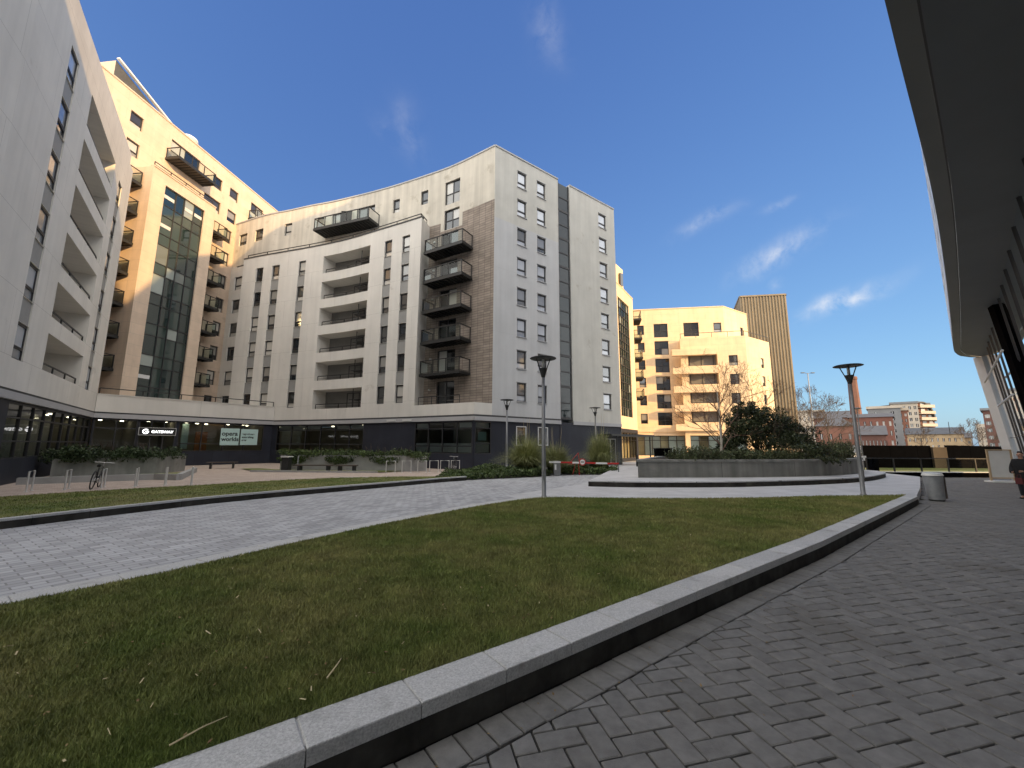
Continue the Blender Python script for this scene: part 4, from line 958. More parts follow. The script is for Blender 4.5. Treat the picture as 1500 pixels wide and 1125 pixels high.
for i in range(len(outer) - 1):
    a, c = outer[i], outer[i + 1]
    def q(p0, p1, z0, z1, mi): mb.face([(p0.x, p0.y, z0), (p1.x, p1.y, z0), (p1.x, p1.y, z1), (p0.x, p0.y, z1)], mi)
    q(c, a, ZC, ZC + .55, 0)
    mb.face([(a.x, a.y, ZC), (c.x, c.y, ZC), (lip[i + 1].x, lip[i + 1].y, ZC), (lip[i].x, lip[i].y, ZC)], 0)
    l2a, l2c = offs(outer, .31)[i], offs(outer, .31)[i + 1]
    mb.face([(lip[i].x, lip[i].y, ZC + .06), (lip[i + 1].x, lip[i + 1].y, ZC + .06), (l2c.x, l2c.y, ZC + .06), (l2a.x, l2a.y, ZC + .06)], 3)
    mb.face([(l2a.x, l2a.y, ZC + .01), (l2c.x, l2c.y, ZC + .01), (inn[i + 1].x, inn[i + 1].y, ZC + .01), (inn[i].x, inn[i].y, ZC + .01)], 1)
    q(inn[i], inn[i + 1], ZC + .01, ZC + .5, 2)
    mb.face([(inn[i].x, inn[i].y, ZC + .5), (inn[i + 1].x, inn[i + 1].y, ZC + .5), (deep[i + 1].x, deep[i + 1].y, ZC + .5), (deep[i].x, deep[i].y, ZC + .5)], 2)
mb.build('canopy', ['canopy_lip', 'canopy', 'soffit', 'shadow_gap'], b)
# upper facade above the canopy edge, with ribbon windows, unseen roofline shaped for the shadow it casts
FS = Surf([p for p in outer]); FT = FS.L[-1]
class Rev:   # same line walked the other way, so that outside faces the courtyard
    pass
OSf = Surf(outer[::-1])
OSf.at_ = OSf.at
mb = MB(); ops = []
u = 1.2; wl = []
LO = OSf.L[-1]
while u < LO - 3:
    for k in range(4): z = 9.0 + 3.4 * k; ops.append((u, u + 2.1, z, z + 1.9, .2)); wl.append((u, u + 2.1, z, z + 1.9))
    u += 3.0
def rwall(mb, s, u0, u1, z0, z1, ops, mi):
    m2 = MB(); wall(m2, s, u0, u1, z0, z1, ops); 
    for f, uv in zip(m2.f, m2.uv): mb.face([m2.v[i] for i in f], mi, uv)
# OSf runs from the far end back past the camera: its outside is on its right, so flip the offset sign
_at = Surf.at
class FlipSurf(Surf):
    def at(s, u, d=0): return _at(s, u, -d)
FO = FlipSurf(outer); 
ops = []; wl = []; u = 1.2
while u < FT - 3.5:
    for k in range(3):
        z = 9.2 + 3.4 * k; wl.append((u, u + 2.1, z, z + 1.9))
        if u > 8: ops.append((u, u + 2.1, z, z + 1.9, .2))
    u += 3.0
rwall(mb, FO, 0, FT, ZC + .55, 20, ops, 0)
for i in range(len(outer) - 1):
    a, c = outer[i], outer[i + 1]; mb.face([(a.x, a.y, 20), (c.x, c.y, 20), (c.x, c.y, shadow_roof_z(*c)), (a.x, a.y, shadow_roof_z(*a))], 0)
ba = offs(outer, 12)
for i in range(len(outer) - 1):
    a, c, d_, e_ = outer[i], outer[i + 1], ba[i + 1], ba[i]
    mb.face([(a.x, a.y, shadow_roof_z(*a)), (c.x, c.y, shadow_roof_z(*c)), (d_.x, d_.y, shadow_roof_z(*c)), (e_.x, e_.y, shadow_roof_z(*a))], 0)
z_ = outer[-1]; mb.face([(z_.x, z_.y, ZC + .5), (ba[-1].x, ba[-1].y, ZC + .5), (ba[-1].x, ba[-1].y, 36.5), (z_.x, z_.y, 36.5)], 0)
mb.build('upper_wall', 'white_panel', b)
for ua, ub, za, zb in [x for x in wl if x[0] > 8]:
    pb = MB(); pb.face([FO.pt(ua, za, -.15), FO.pt(ub, za, -.15), FO.pt(ub, zb, -.15), FO.pt(ua, zb, -.15)])
    pb.build('window', 'pane_dark', b)
# leaning glass wall below the soffit
top = [p for p in inn if p.x > -12][:-1] + [Vector((31.3, 26.2))]
bot = [p + Vector((1.05, -.1)) for p in top]
fb, pb, wb = MB(), MB(), MB()
Ls = [0]
for p, q_ in zip(top, top[1:]): Ls.append(Ls[-1] + (q_ - p).length)
def at_top(l):
    i = 0
    while i < len(Ls) - 2 and l > Ls[i + 1]: i += 1
    k = (l - Ls[i]) / (Ls[i + 1] - Ls[i]); return top[i].lerp(top[i + 1], k), bot[i].lerp(bot[i + 1], k)
n = int(Ls[-1] / 2.0)
for k in range(n):
    (a, a2), (c, c2) = at_top(Ls[-1] * k / n), at_top(Ls[-1] * (k + 1) / n)
    for z0, z1 in ((0, .2), (.2, .45), (.45, .72), (.72, 1)):
        def P_(t_, bt, z): p = bt.lerp(t_, z); return (p.x, p.y, -.27 + (ZC + .27) * z)
        pb.face([P_(a, a2, z0), P_(c, c2, z0), P_(c, c2, z1), P_(a, a2, z1)])
    fb.bar((a.x, a.y, ZC), (a2.x, a2.y, -.27), .07, .05)
    fb.bar(P_(a, a2, .33), P_(c, c2, .33), .03)
o = fb.build('leaning_glass_wall', 'frame', b); pb.build('pane', 'mirror', o)
mb = MB(); (a, a2) = at_top(Ls[-1] - .05); mb.bar((a.x - .1, a.y + .1, ZC), (a2.x - .1, a2.y + .1, -.27), .55, .35); mb.build('end_column', 'white_panel', b)
mb = MB(); mb.bar((20.75, 16.45, ZC + .4), (19.25, 14.2, -.27), .62, .5); mb.build('splayed_column', 'black', b)
for q in (((30.3, 25.25, 5.84), (19.8, 15.65, 5.6)), ((33.9, 28.3, 4.38), (26.2, 21.4, 3.92), (20.1, 15.8, 3.84))):
    mb = MB(); mb.tube([Vector(p) + Vector((-.12, .13, 0)) for p in q[-2:]], .045, 8); mb.build('brace', 'white_panel', b)
mb = MB(); co = [tuple(p) for p in offs(outer, 3.4) if -22 < p.x < 30]; mb.prism(co[::-1] and ([tuple(p) for p in offs(outer, 13) if -22 < p.x < 36] + [(36, 24), (33.4, 26.2)] + co[::-1]), -.4, ZC + .48); mb.build('core', 'canopy', b)  # solid body added to stop sun passing beneath the canopy

# ================================================================== GROUND
def at(px, py, Y):
    """the point at forward distance Y seen at photo pixel (px, py); only used to lay out far buildings"""
    r = raydir(px, py); k = Y / r.y; return (r.x * k, Y, 1.75 + r.z * k)
PZ = -.27
def sheet(name, poly, z, m, kind='structure', uvs=1.0):
    mb = MB(); mb.face([(*p, z) for p in poly], 0, [tuple(p) for p in poly]); return tag(mb.build(name, m), kind=kind)
mb = MB(); mb.face([(-900, -300, PZ - .06), (900, -300, PZ - .06), (900, 1500, PZ - .06), (-900, 1500, PZ - .06)]); tag(mb.build('ground', 'asphalt'), kind='structure')
K = [Vector(p) for p in [(-24, -14.6), (-3.6, .8), (-1.26, 2.56), (.43, 3.81), (2.01, 5.02), (5.66, 7.75), (14.62, 14.9)]]
def koff(d):
    o = []
    for i, p in enumerate(K):
        t = (K[min(i + 1, len(K) - 1)] - K[max(i - 1, 0)]).normalized(); o.append(p + Vector((-t.y, t.x)) * d)
    return o
# raised courtyard slab: path side follows the kerb
Ki = koff(.34)
slab = [tuple(p) for p in koff(.05)] + [(18, 18.2), (24.4, 24.6), (25.2, 28.0), (26, 60), (60, 90), (60, 200), (-120, 200), (-120, -40)]
mb = MB(); mb.prism(slab, PZ - .1, -.006); tag(mb.build('courtyard_paving', 'flag'), kind='structure')
M['flagj'] = add_joints(mat('pale_flagstone_laid', (.45, .45, .45), .75, .12, .9, bump=.2, bscale=40), .9, .6, .006, (.2, .2, .2), .5, .3, rot=rad(-20), coord='Object', cvar=.06)
add_joints(M['road'], .3, .15, .01, (.2, .2, .2), .5, .6, rot=rad(-57), coord='Object', cvar=.2)
add_joints(M['plaza'], .22, .11, .006, (.2, .17, .15), .5, .3, rot=rad(-30), coord='Object', cvar=.12)
sheet('pavement', [(.9, 13.9), (1.63, 14.0), (5.69, 13.85), (10.92, 14.78), (14.5, 15.0), (18, 18.2), (24.3, 24.6), (25, 28), (14, 32), (8.5, 33), (2.5, 19.5), (-.9, 15.2)], 0, 'flagj')
lawn_edge = [Vector(p) for p in [(-10.4, -3.0), (-8.2, .4), (-6.6, 2.95), (-5.51, 4.66), (-5.22, 5.07), (-4.67, 5.9), (-4.03, 7.16), (-2.95, 9.1), (-.96, 11.91), (.35, 13.41), (.95, 13.86), (1.63, 13.97), (3.6, 13.85), (5.69, 13.82), (8.4, 14.1), (10.92, 14.68), (13.6, 14.95)]]
lawn = [tuple(p) for p in Ki] + [tuple(p) for p in lawn_edge[::-1]]
far_kerb = [Vector(p) for p in [(-13.5, 2.2), (-11.4, 6.2), (-10.33, 8.49), (-9.77, 9.99), (-8.85, 12.03), (-7.7, 13.7), (-6.33, 15.41), (-4.39, 17.81), (-3.2, 19.35), (-2.2, 20.3)]]
sheet('road', [tuple(p) for p in lawn_edge[:10]] + [(-.2, 14.4), (3, 18.5), (5.5, 24), (9, 34), (4, 34), (2.6, 24), (.6, 22.2), (-1.6, 20.8)] + [tuple(p) for p in far_kerb[::-1]], .004, 'road')
sheet('plaza', [(-3.4, 20.4), (-3.83, 23.0), (-9.06, 21.94), (-12.87, 17.36), (-15.57, 14.57), (-18, 10), (-30, 0), (-40, 30), (-24, 44), (-2, 29), (2.0, 27), (-1.5, 21.0)], .002, 'plaza')
# granite edging between road and lawn, flush
def ribbon(name, line, w0, w1, z, m, seg=.9, gap=.006, h=.03, kind='structure'):
    """a row of slabs along a line, each a block with joints between"""
    mb = MB(); pts = line; Ls = [0]
    for a, c in zip(pts, pts[1:]): Ls.append(Ls[-1] + (c - a).length)
    def P(l):
        i = 0
        while i < len(Ls) - 2 and l > Ls[i + 1]: i += 1
        t = (pts[i + 1] - pts[i]).normalized(); t2 = t
        if i + 2 < len(pts) and Ls[i + 1] - l < .3: t2 = (t + (pts[i + 2] - pts[i + 1]).normalized()).normalized()
        elif i > 0 and l - Ls[i] < .3: t2 = (t + (pts[i] - pts[i - 1]).normalized()).normalized()
        return pts[i] + t * (l - Ls[i]), Vector((-t2.y, t2.x))
    n = int(Ls[-1] / seg)
    for k in range(n):
        (a, na), (c, nc) = P(Ls[-1] * k / n + gap), P(Ls[-1] * (k + 1) / n - gap)
        q = [a + na * w0, c + nc * w0, c + nc * w1, a + na * w1]
        if w1 < w0: q = q[::-1]
        dz = R.uniform(-.002, .002); b_ = .007
        ctr = sum(q, Vector((0, 0))) / 4; qi = [p + (ctr - p).normalized() * b_ * 1.4 for p in q]
        for i in range(4):
            p0, p1, r0, r1 = q[i], q[(i + 1) % 4], qi[i], qi[(i + 1) % 4]
            mb.face([(*p0, z - h), (*p1, z - h), (*p1, z - b_ + dz), (*p0, z - b_ + dz)]); mb.face([(*p0, z - b_ + dz), (*p1, z - b_ + dz), (*r1, z + dz), (*r0, z + dz)])
        mb.face([(*p, z + dz) for p in qi])
    return tag(mb.build(name, m), kind=kind)
M['granite'].node_tree  # speckled coping stone
ribbon('lawn_edging', lawn_edge[:12], 0, .36, .018, 'granite', .9)
# main kerb: light coping slabs on a dark riser
ribbon('kerb_coping', K, .0, .345, .006, 'granite', .708, .004, .1)
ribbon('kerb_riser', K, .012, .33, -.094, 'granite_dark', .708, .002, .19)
# far kerb of the road with the grass bank behind it
ribbon('road_kerb_coping', far_kerb, .0, .16, .21, 'granite', .9, .004, .05)
ribbon('road_kerb', far_kerb, .01, .16, .16, 'granite_dark', .9, .004, .17)
bank_far = [Vector(p) for p in [(-22, 5), (-18.6, 10), (-16.4, 13.2), (-15.57, 14.57), (-14.3, 16.0), (-12.87, 17.4), (-11, 19.8), (-9.06, 21.2), (-5.5, 22.2), (-3.6, 21.6)]]
mb = MB()
bk = [p + Vector((-.12, .1)) for p in far_kerb]
for i in range(len(bk) - 1):
    a, c, d_, e_ = bk[i], bk[i + 1], bank_far[i + 1], bank_far[i]; m0, m1 = a.lerp(e_, .5), c.lerp(d_, .5)
    mb.face([(*a, .205), (*c, .205), (*m1, .15), (*m0, .15)]); mb.face([(*m0, .15), (*m1, .15), (*d_, .02), (*e_, .02)])
tag(mb.build('grass_bank', 'lawn'), kind='structure')
sheet('lawn', lawn, .004, 'lawn')
# far lit lawn past the glass railing, road beyond
sheet('far_lawn', [(26.5, 30), (44, 30), (52, 39.5), (27, 39.5)], PZ + .02, 'lawn')
# ---- grass blades (stuff): density falls with distance
def inside(poly, x, y):
    """numpy point-in-polygon"""
    r = np.zeros(len(x), bool); n = len(poly)
    for i in range(n):
        (x0, y0), (x1, y1) = poly[i], poly[(i + 1) % n]
        if y0 == y1: continue
        c = ((y0 > y) != (y1 > y)) & (x < (x1 - x0) * (y - y0) / (y1 - y0) + x0); r ^= c
    return r
rng = np.random.default_rng(5)
def blades(name, poly, n, zf, h=(.018, .042), near=2.2, dmax=22):
    xs = np.array([p[0] for p in poly]); ys = np.array([p[1] for p in poly])
    # sample in polar form about the viewer's standing place so that near turf gets the most blades
    rr = near + (dmax - near) * rng.random(n * 4) ** 1.5; aa = rng.uniform(-1.25, 1.05, n * 4)
    x = rr * np.sin(aa); y = rr * np.cos(aa); k = inside(poly, x, y); x, y, rr = x[k][:n], y[k][:n], rr[k][:n]
    m = len(x); th = rng.random(m) * 6.283; hh = rng.uniform(h[0], h[1], m); wd = .0016 + .00055 * rr; hh = hh * (1 + .04 * rr)
    lean = rng.uniform(0, .9, m) * hh; ta = rng.random(m) * 6.283
    z = np.array([zf(a, c) for a, c in zip(x, y)]) if callable(zf) else np.full(m, zf)
    V = np.empty((m, 3, 3)); cx, sx = np.cos(th) * wd, np.sin(th) * wd
    V[:, 0] = np.stack([x - cx, y - sx, z], 1); V[:, 1] = np.stack([x + cx, y + sx, z], 1); V[:, 2] = np.stack([x + lean * np.cos(ta), y + lean * np.sin(ta), z + hh], 1)
    me = bpy.data.meshes.new(name); me.vertices.add(m * 3); me.vertices.foreach_set('co', V.ravel()); me.loops.add(m * 3); me.loops.foreach_set('vertex_index', np.arange(m * 3))
    me.polygons.add(m); me.polygons.foreach_set('loop_start', np.arange(0, m * 3, 3)); me.polygons.foreach_set('loop_total', np.full(m, 3)); me.update(); me.validate()
    me.materials.append(M['blade']); return tag(link(name, me), kind='stuff')
blades('lawn_grass', lawn, 380000, .003)
# longer unmown fringe against the kerb and the edging
fp = [tuple(p) for p in koff(.335)] + [tuple(p) for p in koff(.385)][::-1]
blades('lawn_fringe', fp, 9000, .0, (.03, .062), 2.2, 20)
bankpoly = [tuple(p) for p in bk] + [tuple(p) for p in bank_far[::-1]]
def bz(x, y):
    d0 = min((Vector((x, y)) - p).length for p in bk_d); d1 = min((Vector((x, y)) - p).length for p in bf_d); f = d0 / (d0 + d1); return .2 - .11 * f if f < .5 else .145 - .26 * (f - .5)
def dens(l): return [a.lerp(c, k / 5) for a, c in zip(l, l[1:]) for k in range(5)]
bk_d, bf_d = dens(bk), dens(bank_far)
blades('bank_grass', bankpoly, 60000, bz, (.012, .028), 8, 24)
# ---- straw and leaf litter on the lawn
mb = MB()
for i in range(150):
    a = R.uniform(-1.1, .9); d = 2.6 + 8 * R.random() ** 1.4; x, y = d * math.sin(a), d * math.cos(a)
    if not inside(lawn, np.array([x]), np.array([y]))[0]: continue
    t = R.random() * 6.28; l = R.uniform(.015, .07); mb.bar((x, y, .035), (x + l * math.cos(t), y + l * math.sin(t), .04 + R.uniform(0, .015)), R.uniform(.003, .012), .002)
tag(mb.build('leaf_litter', 'dry'), kind='stuff')
mb = MB(); k = 0
while k < 420:
    a = R.uniform(-1.1, 1.0); d = 2.3 + 15 * R.random() ** 1.3; x, y = d * math.sin(a), d * math.cos(a); kd = y - (3.48 + .765 * x)
    on = inside(lawn, np.array([x]), np.array([y]))[0]
    if not on and (kd > 0 or R.random() > (1.0 if kd > -.5 else .12)): continue
    if not on and x > 14: continue
    z = .03 if on else -.262; s_ = R.uniform(.007, .02); t = R.random() * 6.28; c_, n_ = math.cos(t) * s_, math.sin(t) * s_
    mb.face([(x - c_, y - n_, z), (x + n_ * .6, y - c_ * .6, z + .004), (x + c_, y + n_, z + R.uniform(0, .012)), (x - n_ * .6, y + c_ * .6, z + .003)]); k += 1
tag(mb.build('fallen_leaves', 'leaf_brown'), kind='stuff')
def stalk(px0, px1, label):
    a = raydir(*px0); c = raydir(*px1); a = a * (-1.71 / a.z); c = c * (-1.7 / c.z); m_ = (a + c) / 2 + Vector((.012, .01, .012))
    mb = MB(); z = Vector((0, 0, 1.75)); mb.tube([a + z, m_ + z, c + z], [.006, .005, .002], 5); tag(mb.build('dry_stalk', 'dry'), label, 'stalk', 'dry stalks lying on the lawn')
stalk((248, 1092), (333, 1049), 'long pale dry stalk lying on the lawn close to the kerb corner')
stalk((479, 993), (500, 964), 'short pale dry stalk lying upright-looking on the lawn by the kerb joint')
# ---- block paving of the path: herringbone laid as blocks
W = .172; ang = rad(14.5); ca, sa = math.cos(ang), math.sin(ang)
kp = [p for p in K]
def kdist(p):
    best = 1e9
    for a, c in zip(kp, kp[1:]):
        d = c - a; t = max(0, min(1, (p - a).dot(d) / d.length_squared)); n_ = Vector((d.y, -d.x)).normalized(); q = a + d * t
        dist = (p - q).length * (1 if (p - q).dot(n_) > 0 else -1)
        if abs(dist) < abs(best): best = dist; bn = n_; bq = q
    return best, bn, bq
def clip(poly, q, n_):
    o = []
    for i, p in enumerate(poly):
        r = poly[(i + 1) % len(poly)]; dp, dr = (p - q).dot(n_), (r - q).dot(n_)
        if dp >= 0: o.append(p)
        if (dp >= 0) != (dr >= 0): o.append(p + (r - p) * (dp / (dp - dr)))
    return o
mb = MB()
def paver(q, z=PZ):
    if len(q) < 3: return
    c_ = sum(q, Vector((0, 0))) / len(q); dz = R.uniform(-.0035, .0035); tx, ty = R.uniform(-.008, .008), R.uniform(-.008, .008)
    def ring(ins, zz): 
        o = []
        for p in q:
            d = c_ - p; p2 = p + d * min(.45, ins / max(d.length, .02)); o.append((p2.x, p2.y, zz + dz + (p2.x - c_.x) * tx + (p2.y - c_.y) * ty))
        return o
    r0, r1, r2 = ring(.011, z - .06), ring(.011, z - .007), ring(.02, z); n = len(q); i = len(mb.v); mb.v += r0 + r1 + r2
    for a in (0, n):
        for k in range(n): mb.f.append((i + a + k, i + a + (k + 1) % n, i + a + n + (k + 1) % n, i + a + n + k)); mb.m.append(0); mb.uv.append([(0, 0)] * 4)
    mb.f.append(tuple(range(i + 2 * n, i + 3 * n))); mb.m.append(0); mb.uv.append([(0, 0)] * n)
def wpt(x, y): return Vector((x * ca - y * sa, x * sa + y * ca)) + Vector((.2, 3.02))
cnt = 0
for i in range(-260, 260):
    for j in range(-90, 90):
        ox, oy = (i + 2 * j) * W, (i - 2 * j) * W
        c0 = wpt(ox + W, oy + W)
        if c0.y < -1.5 or c0.y > 27.4 or c0.x < -3.5 or c0.x > 34 or c0.x - 1.31 * c0.y > 2.2: continue
        if c0.x > 14.6 and c0.y > 14.9 and (c0.y - 14.9) > (c0.x - 14.6) * .99: continue
        for (x0, y0, x1, y1) in ((0, 0, 2, 1), (0, 1, 1, 3)):
            q = [wpt(ox + x0 * W, oy + y0 * W), wpt(ox + x1 * W, oy + y0 * W), wpt(ox + x1 * W, oy + y1 * W), wpt(ox + x0 * W, oy + y1 * W)]
            c_ = (q[0] + q[2]) / 2; dk, n_, bq = kdist(c_)
            if dk < .05 and c_.x < 14.6: continue
            if dk < .55 and c_.x < 14.6: q = clip(q, bq + n_ * .31, n_)
            paver(q); cnt += 1
# soldier course against the kerb
for a, c in zip(kp[1:], kp[2:]):
    d = c - a; n = max(1, int(d.length / .2)); t = d / n; n_ = Vector((d.y, -d.x)).normalized()
    for k in range(n):
        p = a + t * k; paver([p + n_ * .006, p + n_ * .305, p + t + n_ * .305, p + t + n_ * .006][::1])
tag(mb.build('path_paving', 'paver'), kind='structure')
mb = MB(); mb.face([(-30, -20, PZ - .035), (40, -20, PZ - .035), (40, 29.5, PZ - .035), (-30, 29.5, PZ - .035)]); tag(mb.build('path_bed', 'grout'), kind='structure')

# ================================================================== STREET FURNITURE
def lamp():
    t = thing('street_lamp', 'grey column street lamp with disc hood standing at the far lawn tip', 'street lamp', (1.11, 14.13, 0), 'disc-topped street lamps')
    x, y = 1.11, 14.13
    mb = MB(); mb.lathe((x, y, 0), [(.1, 0), (.1, .03), (.075, .05), (.072, 1.2), (.055, 4.15)], 14); mb.build('pole', 'lamp_pole', t, True)
    mb = MB(); mb.box((x, y - .074, .75), (.09, .02, .35)); mb.build('access_door', 'lamp_pole', t)
    mb = MB(); mb.lathe((x, y, 4.12), [(.056, 0), (.07, .03), (.1, .16), (.15, .3), (.155, .33), (.0, .34)], 16); mb.build('collar', 'metal_dark', t, True)
    mb = MB(); mb.lathe((x, y, 4.45), [(.05, 0), (.05, .33), (0, .335)], 12); mb.build('lens', 'frosted', t, True)
    for k in range(3):
        a = rad(90 + 120 * k); mb = MB(); mb.bar((x + .14 * math.cos(a), y + .14 * math.sin(a), 4.43), (x + .3 * math.cos(a), y + .3 * math.sin(a), 4.82), .028); mb.build('strut', 'metal_dark', t)
    mb = MB(); mb.lathe((x, y, 4.78), [(.0, .01), (.3, .0), (.46, .02), (.475, .035), (.42, .06), (.2, .085), (0, .095)], 28); mb.build('hood', 'metal_dark', t, True)
    return t
l1 = lamp()
dup(l1, (12.91, 15.2, 0), .4, 'grey column street lamp with disc hood nearest the kerb corner and litter bin')
dup(l1, (-.34, 27.73, 0), .9, 'grey column street lamp in front of the dark base with ground floor windows')
dup(l1, (6.89, 33.3, 0), 1.3, 'farthest disc-hood street lamp, beside the entrance canopy behind the pampas grass')
# litter bin
t = thing('litter_bin', 'steel litter bin with pale tilted lid at the end of the kerb', 'bin', (16.1, 15.75, PZ))
mb = MB(); x, y = 16.1, 15.75
def ell(z, rx, ry, ox=0): return [(x + ox + rx * math.cos(a), y + ry * math.sin(a), z) for a in [2 * math.pi * k / 20 for k in range(20)]]
rings = [ell(PZ + .06, .27, .22, .04), ell(PZ + .5, .29, .24, .02), ell(PZ + .92, .31, .26)]
for a, c in zip(rings, rings[1:]):
    for k in range(20): mb.face([a[k], a[(k + 1) % 20], c[(k + 1) % 20], c[k]])
mb.build('body', 'galv', t, True, True)
mb = MB(); a, c = ell(PZ + .94, .34, .28), ell(PZ + 1.04, .3, .25)
for k in range(20): mb.face([a[k], a[(k + 1) % 20], c[(k + 1) % 20], c[k]])
mb.face(c); mb.face(a[::-1]); mb.build('lid', 'frosted', t)
mb = MB(); mb.lathe((x + .04, y, PZ), [(.22, 0), (.22, .06), (0, .06)], 18); mb.build('base', 'metal_dark', t)
mb = MB(); mb.box((x + .24, y - .1, PZ + .5), (.16, .1, .8)); mb.build('door', 'bench_wood', t)
# cycle stands
def stand(x, y, rz, label, group, w=.55, h=.72):
    t = tag(link('cycle_stand', None, None, (x, y, 0), rz), label, 'cycle stand', group); 
    return t
mbs = MB(); mbs.tube([(-.27, 0, 0), (-.27, 0, .72), (.27, 0, .72), (.27, 0, 0)], .028, 8)
for sx in (-.27, .27): mbs.lathe((sx, 0, 0), [(.07, .0), (.07, .012), (0, .014)], 10)
s0 = mbs.build('cycle_stand', 'stand'); s0.location = (-17.36, 14.91, 0); s0.rotation_euler = (0, 0, rad(126)); tag(s0, 'steel hoop cycle stand farthest left, before the dark shopfront', 'cycle stand', 'hoop cycle stands')
for i, (x, y, lb) in enumerate([(-16.77, 15.61, 'second hoop stand from the left edge of the row by the planter'), (-16.1, 16.3, 'steel hoop cycle stand with the black bicycle leaning on it'), (-15.35, 16.9, 'steel hoop cycle stand just right of the leaning bicycle'),
                                 (-14.57, 17.4, 'steel hoop stand at the corner of the low grass edging'), (-13.75, 17.75, 'rightmost hoop of the left row, standing on buff paving')]):
    c = s0.copy(); COL.objects.link(c); c.location = (x, y, 0); c['label'] = lb
for i, (x, lb) in enumerate([(-7.45, 'leftmost hoop of the middle row, before the ivy planter'), (-6.55, 'second hoop of the middle row, against pale planter wall'), (-5.65, 'third hoop of the middle row, at the planter corner'),
                             (-4.95, 'fourth hoop of the middle row, before the dark base'), (-4.3, 'fifth hoop of the middle row, left of the parked bicycle'), (-3.65, 'hoop stand holding the parked bicycle by the glazed corner')]):
    c = s0.copy(); COL.objects.link(c); c.location = (x, 25.3 + (x + 7.5) * .35, 0); c.rotation_euler = (0, 0, rad(12)); c['label'] = lb
def bicycle(loc, rz, label, lean=.12):
    t = thing('bicycle', label, 'bicycle', loc, None)
    T_ = Matrix.Translation(loc) @ Matrix.Rotation(rz, 4, 'Z') @ Matrix.Rotation(lean, 4, 'X')
    def P(x, z, y=0): return T_ @ Vector((x, y, z))
    for x in (-.52, .52):
        mb = MB(); mb.tube([P(x + .33 * math.cos(a), .34 + .33 * math.sin(a)) for a in [2 * math.pi * k / 24 for k in range(25)]], .022, 6, cap=False); wh = mb.build('wheel', 'rubber', t)
        mb = MB()
        for k in range(10): a = math.pi * k / 5; mb.bar(P(x, .34), P(x + .31 * math.cos(a), .34 + .31 * math.sin(a)), .004)
        mb.tube([P(x, .34, -.04), P(x, .34, .04)], .025, 8); mb.build('spokes', 'metal', wh)
    mb = MB()
    for a, c in (((-.52, .34), (-.08, .3)), ((-.08, .3), (-.22, .8)), ((-.52, .34), (-.2, .74)), ((-.2, .74), (.36, .76)), ((-.08, .3), (.38, .66)), ((.34, .82), (.4, .6)), ((.4, .6), (.52, .34))): mb.tube([P(*a), P(*c)], .017, 7)
    mb.build('frame', 'metal_dark', t)
    mb = MB(); mb.tube([P(.34, .82), P(.33, .95), P(.4, .97)], .014, 6); mb.tube([P(.4, .97, -.29), P(.4, .97, .29)], .013, 6); mb.build('handlebar', 'metal', t)
    mb = MB(); mb.tube([P(-.34, .87), P(-.2, .885), P(-.06, .875)], [.06, .05, .02], 8); mb.build('saddle', 'rubber', t)
    mb = MB(); mb.tube([P(-.08, .3, -.05), P(-.08, .3, .05)], .09, 12); mb.bar(P(-.08, .3, .06), P(.06, .22, .06), .02); mb.bar(P(-.08, .3, -.06), P(-.22, .38, -.06), .02); mb.build('crankset', 'metal', t)
bicycle((-16.15, 16.05, 0), rad(124), 'black bicycle leaning on a steel hoop before the shrub planter', .1)
bicycle((-3.75, 26.75, 0), rad(110), 'dark bicycle parked at the end hoop by the glazed corner', .06)
# benches, plaza bins
def bench(x, y, rz, label, L_=1.8):
    t = thing('bench', label, 'bench', (x, y, 0), 'low slab benches'); T_ = Matrix.Translation((x, y, 0)) @ Matrix.Rotation(rz, 4, 'Z')
    mb = MB()
    for k in range(4): c = T_ @ Vector((0, -.2 + .13 * k, .43)); mb.box(c, (L_, .11, .06), rz)
    mb.build('seat', 'bench_wood', t)
    for s_ in (-1, 1): mb = MB(); c = T_ @ Vector((s_ * L_ * .36, 0, .2)); mb.box(c, (.12, .45, .4), rz); mb.build('leg', 'metal_dark', t)
bench(-20.3, 28.8, rad(30), 'dark low bench before the dark base under the aqua posters')
bench(-12.3, 25.6, rad(3), 'dark low bench before the ivy planter', 2.4)
bench(-10.2, 25.5, rad(3), 'short dark bench with a pale end beside the longer bench', 1.2)
t = thing('ash_bin', 'dark square litter bin with a pale top on the buff paving', 'bin', (-14.2, 25.9, 0))
mb = MB(); mb.box((-14.2, 25.9, .45), (.42, .42, .9)); mb.build('body', 'metal_dark', t); mb = MB(); mb.box((-14.2, 25.9, .93), (.55, .5, .06)); mb.build('lid', 'frosted', t)
mb = MB(); mb.tube([(-13.55, 26, 0), (-13.55, 26, .95)], .04, 8); mb.lathe((-13.55, 26, .93), [(.05, 0), (.05, .04), (0, .06)], 8); tag(mb.build('bollard', 'galv'), 'slim steel bollard beside the pale topped litter bin', 'bollard')
mb = MB(); mb.lathe((10.6, 34.6, 0), [(.09, 0), (.09, .95), (.07, 1.02), (0, 1.03)], 12); tag(mb.build('bollard', 'metal_dark'), 'thick black bollard beside the entrance canopy', 'bollard')
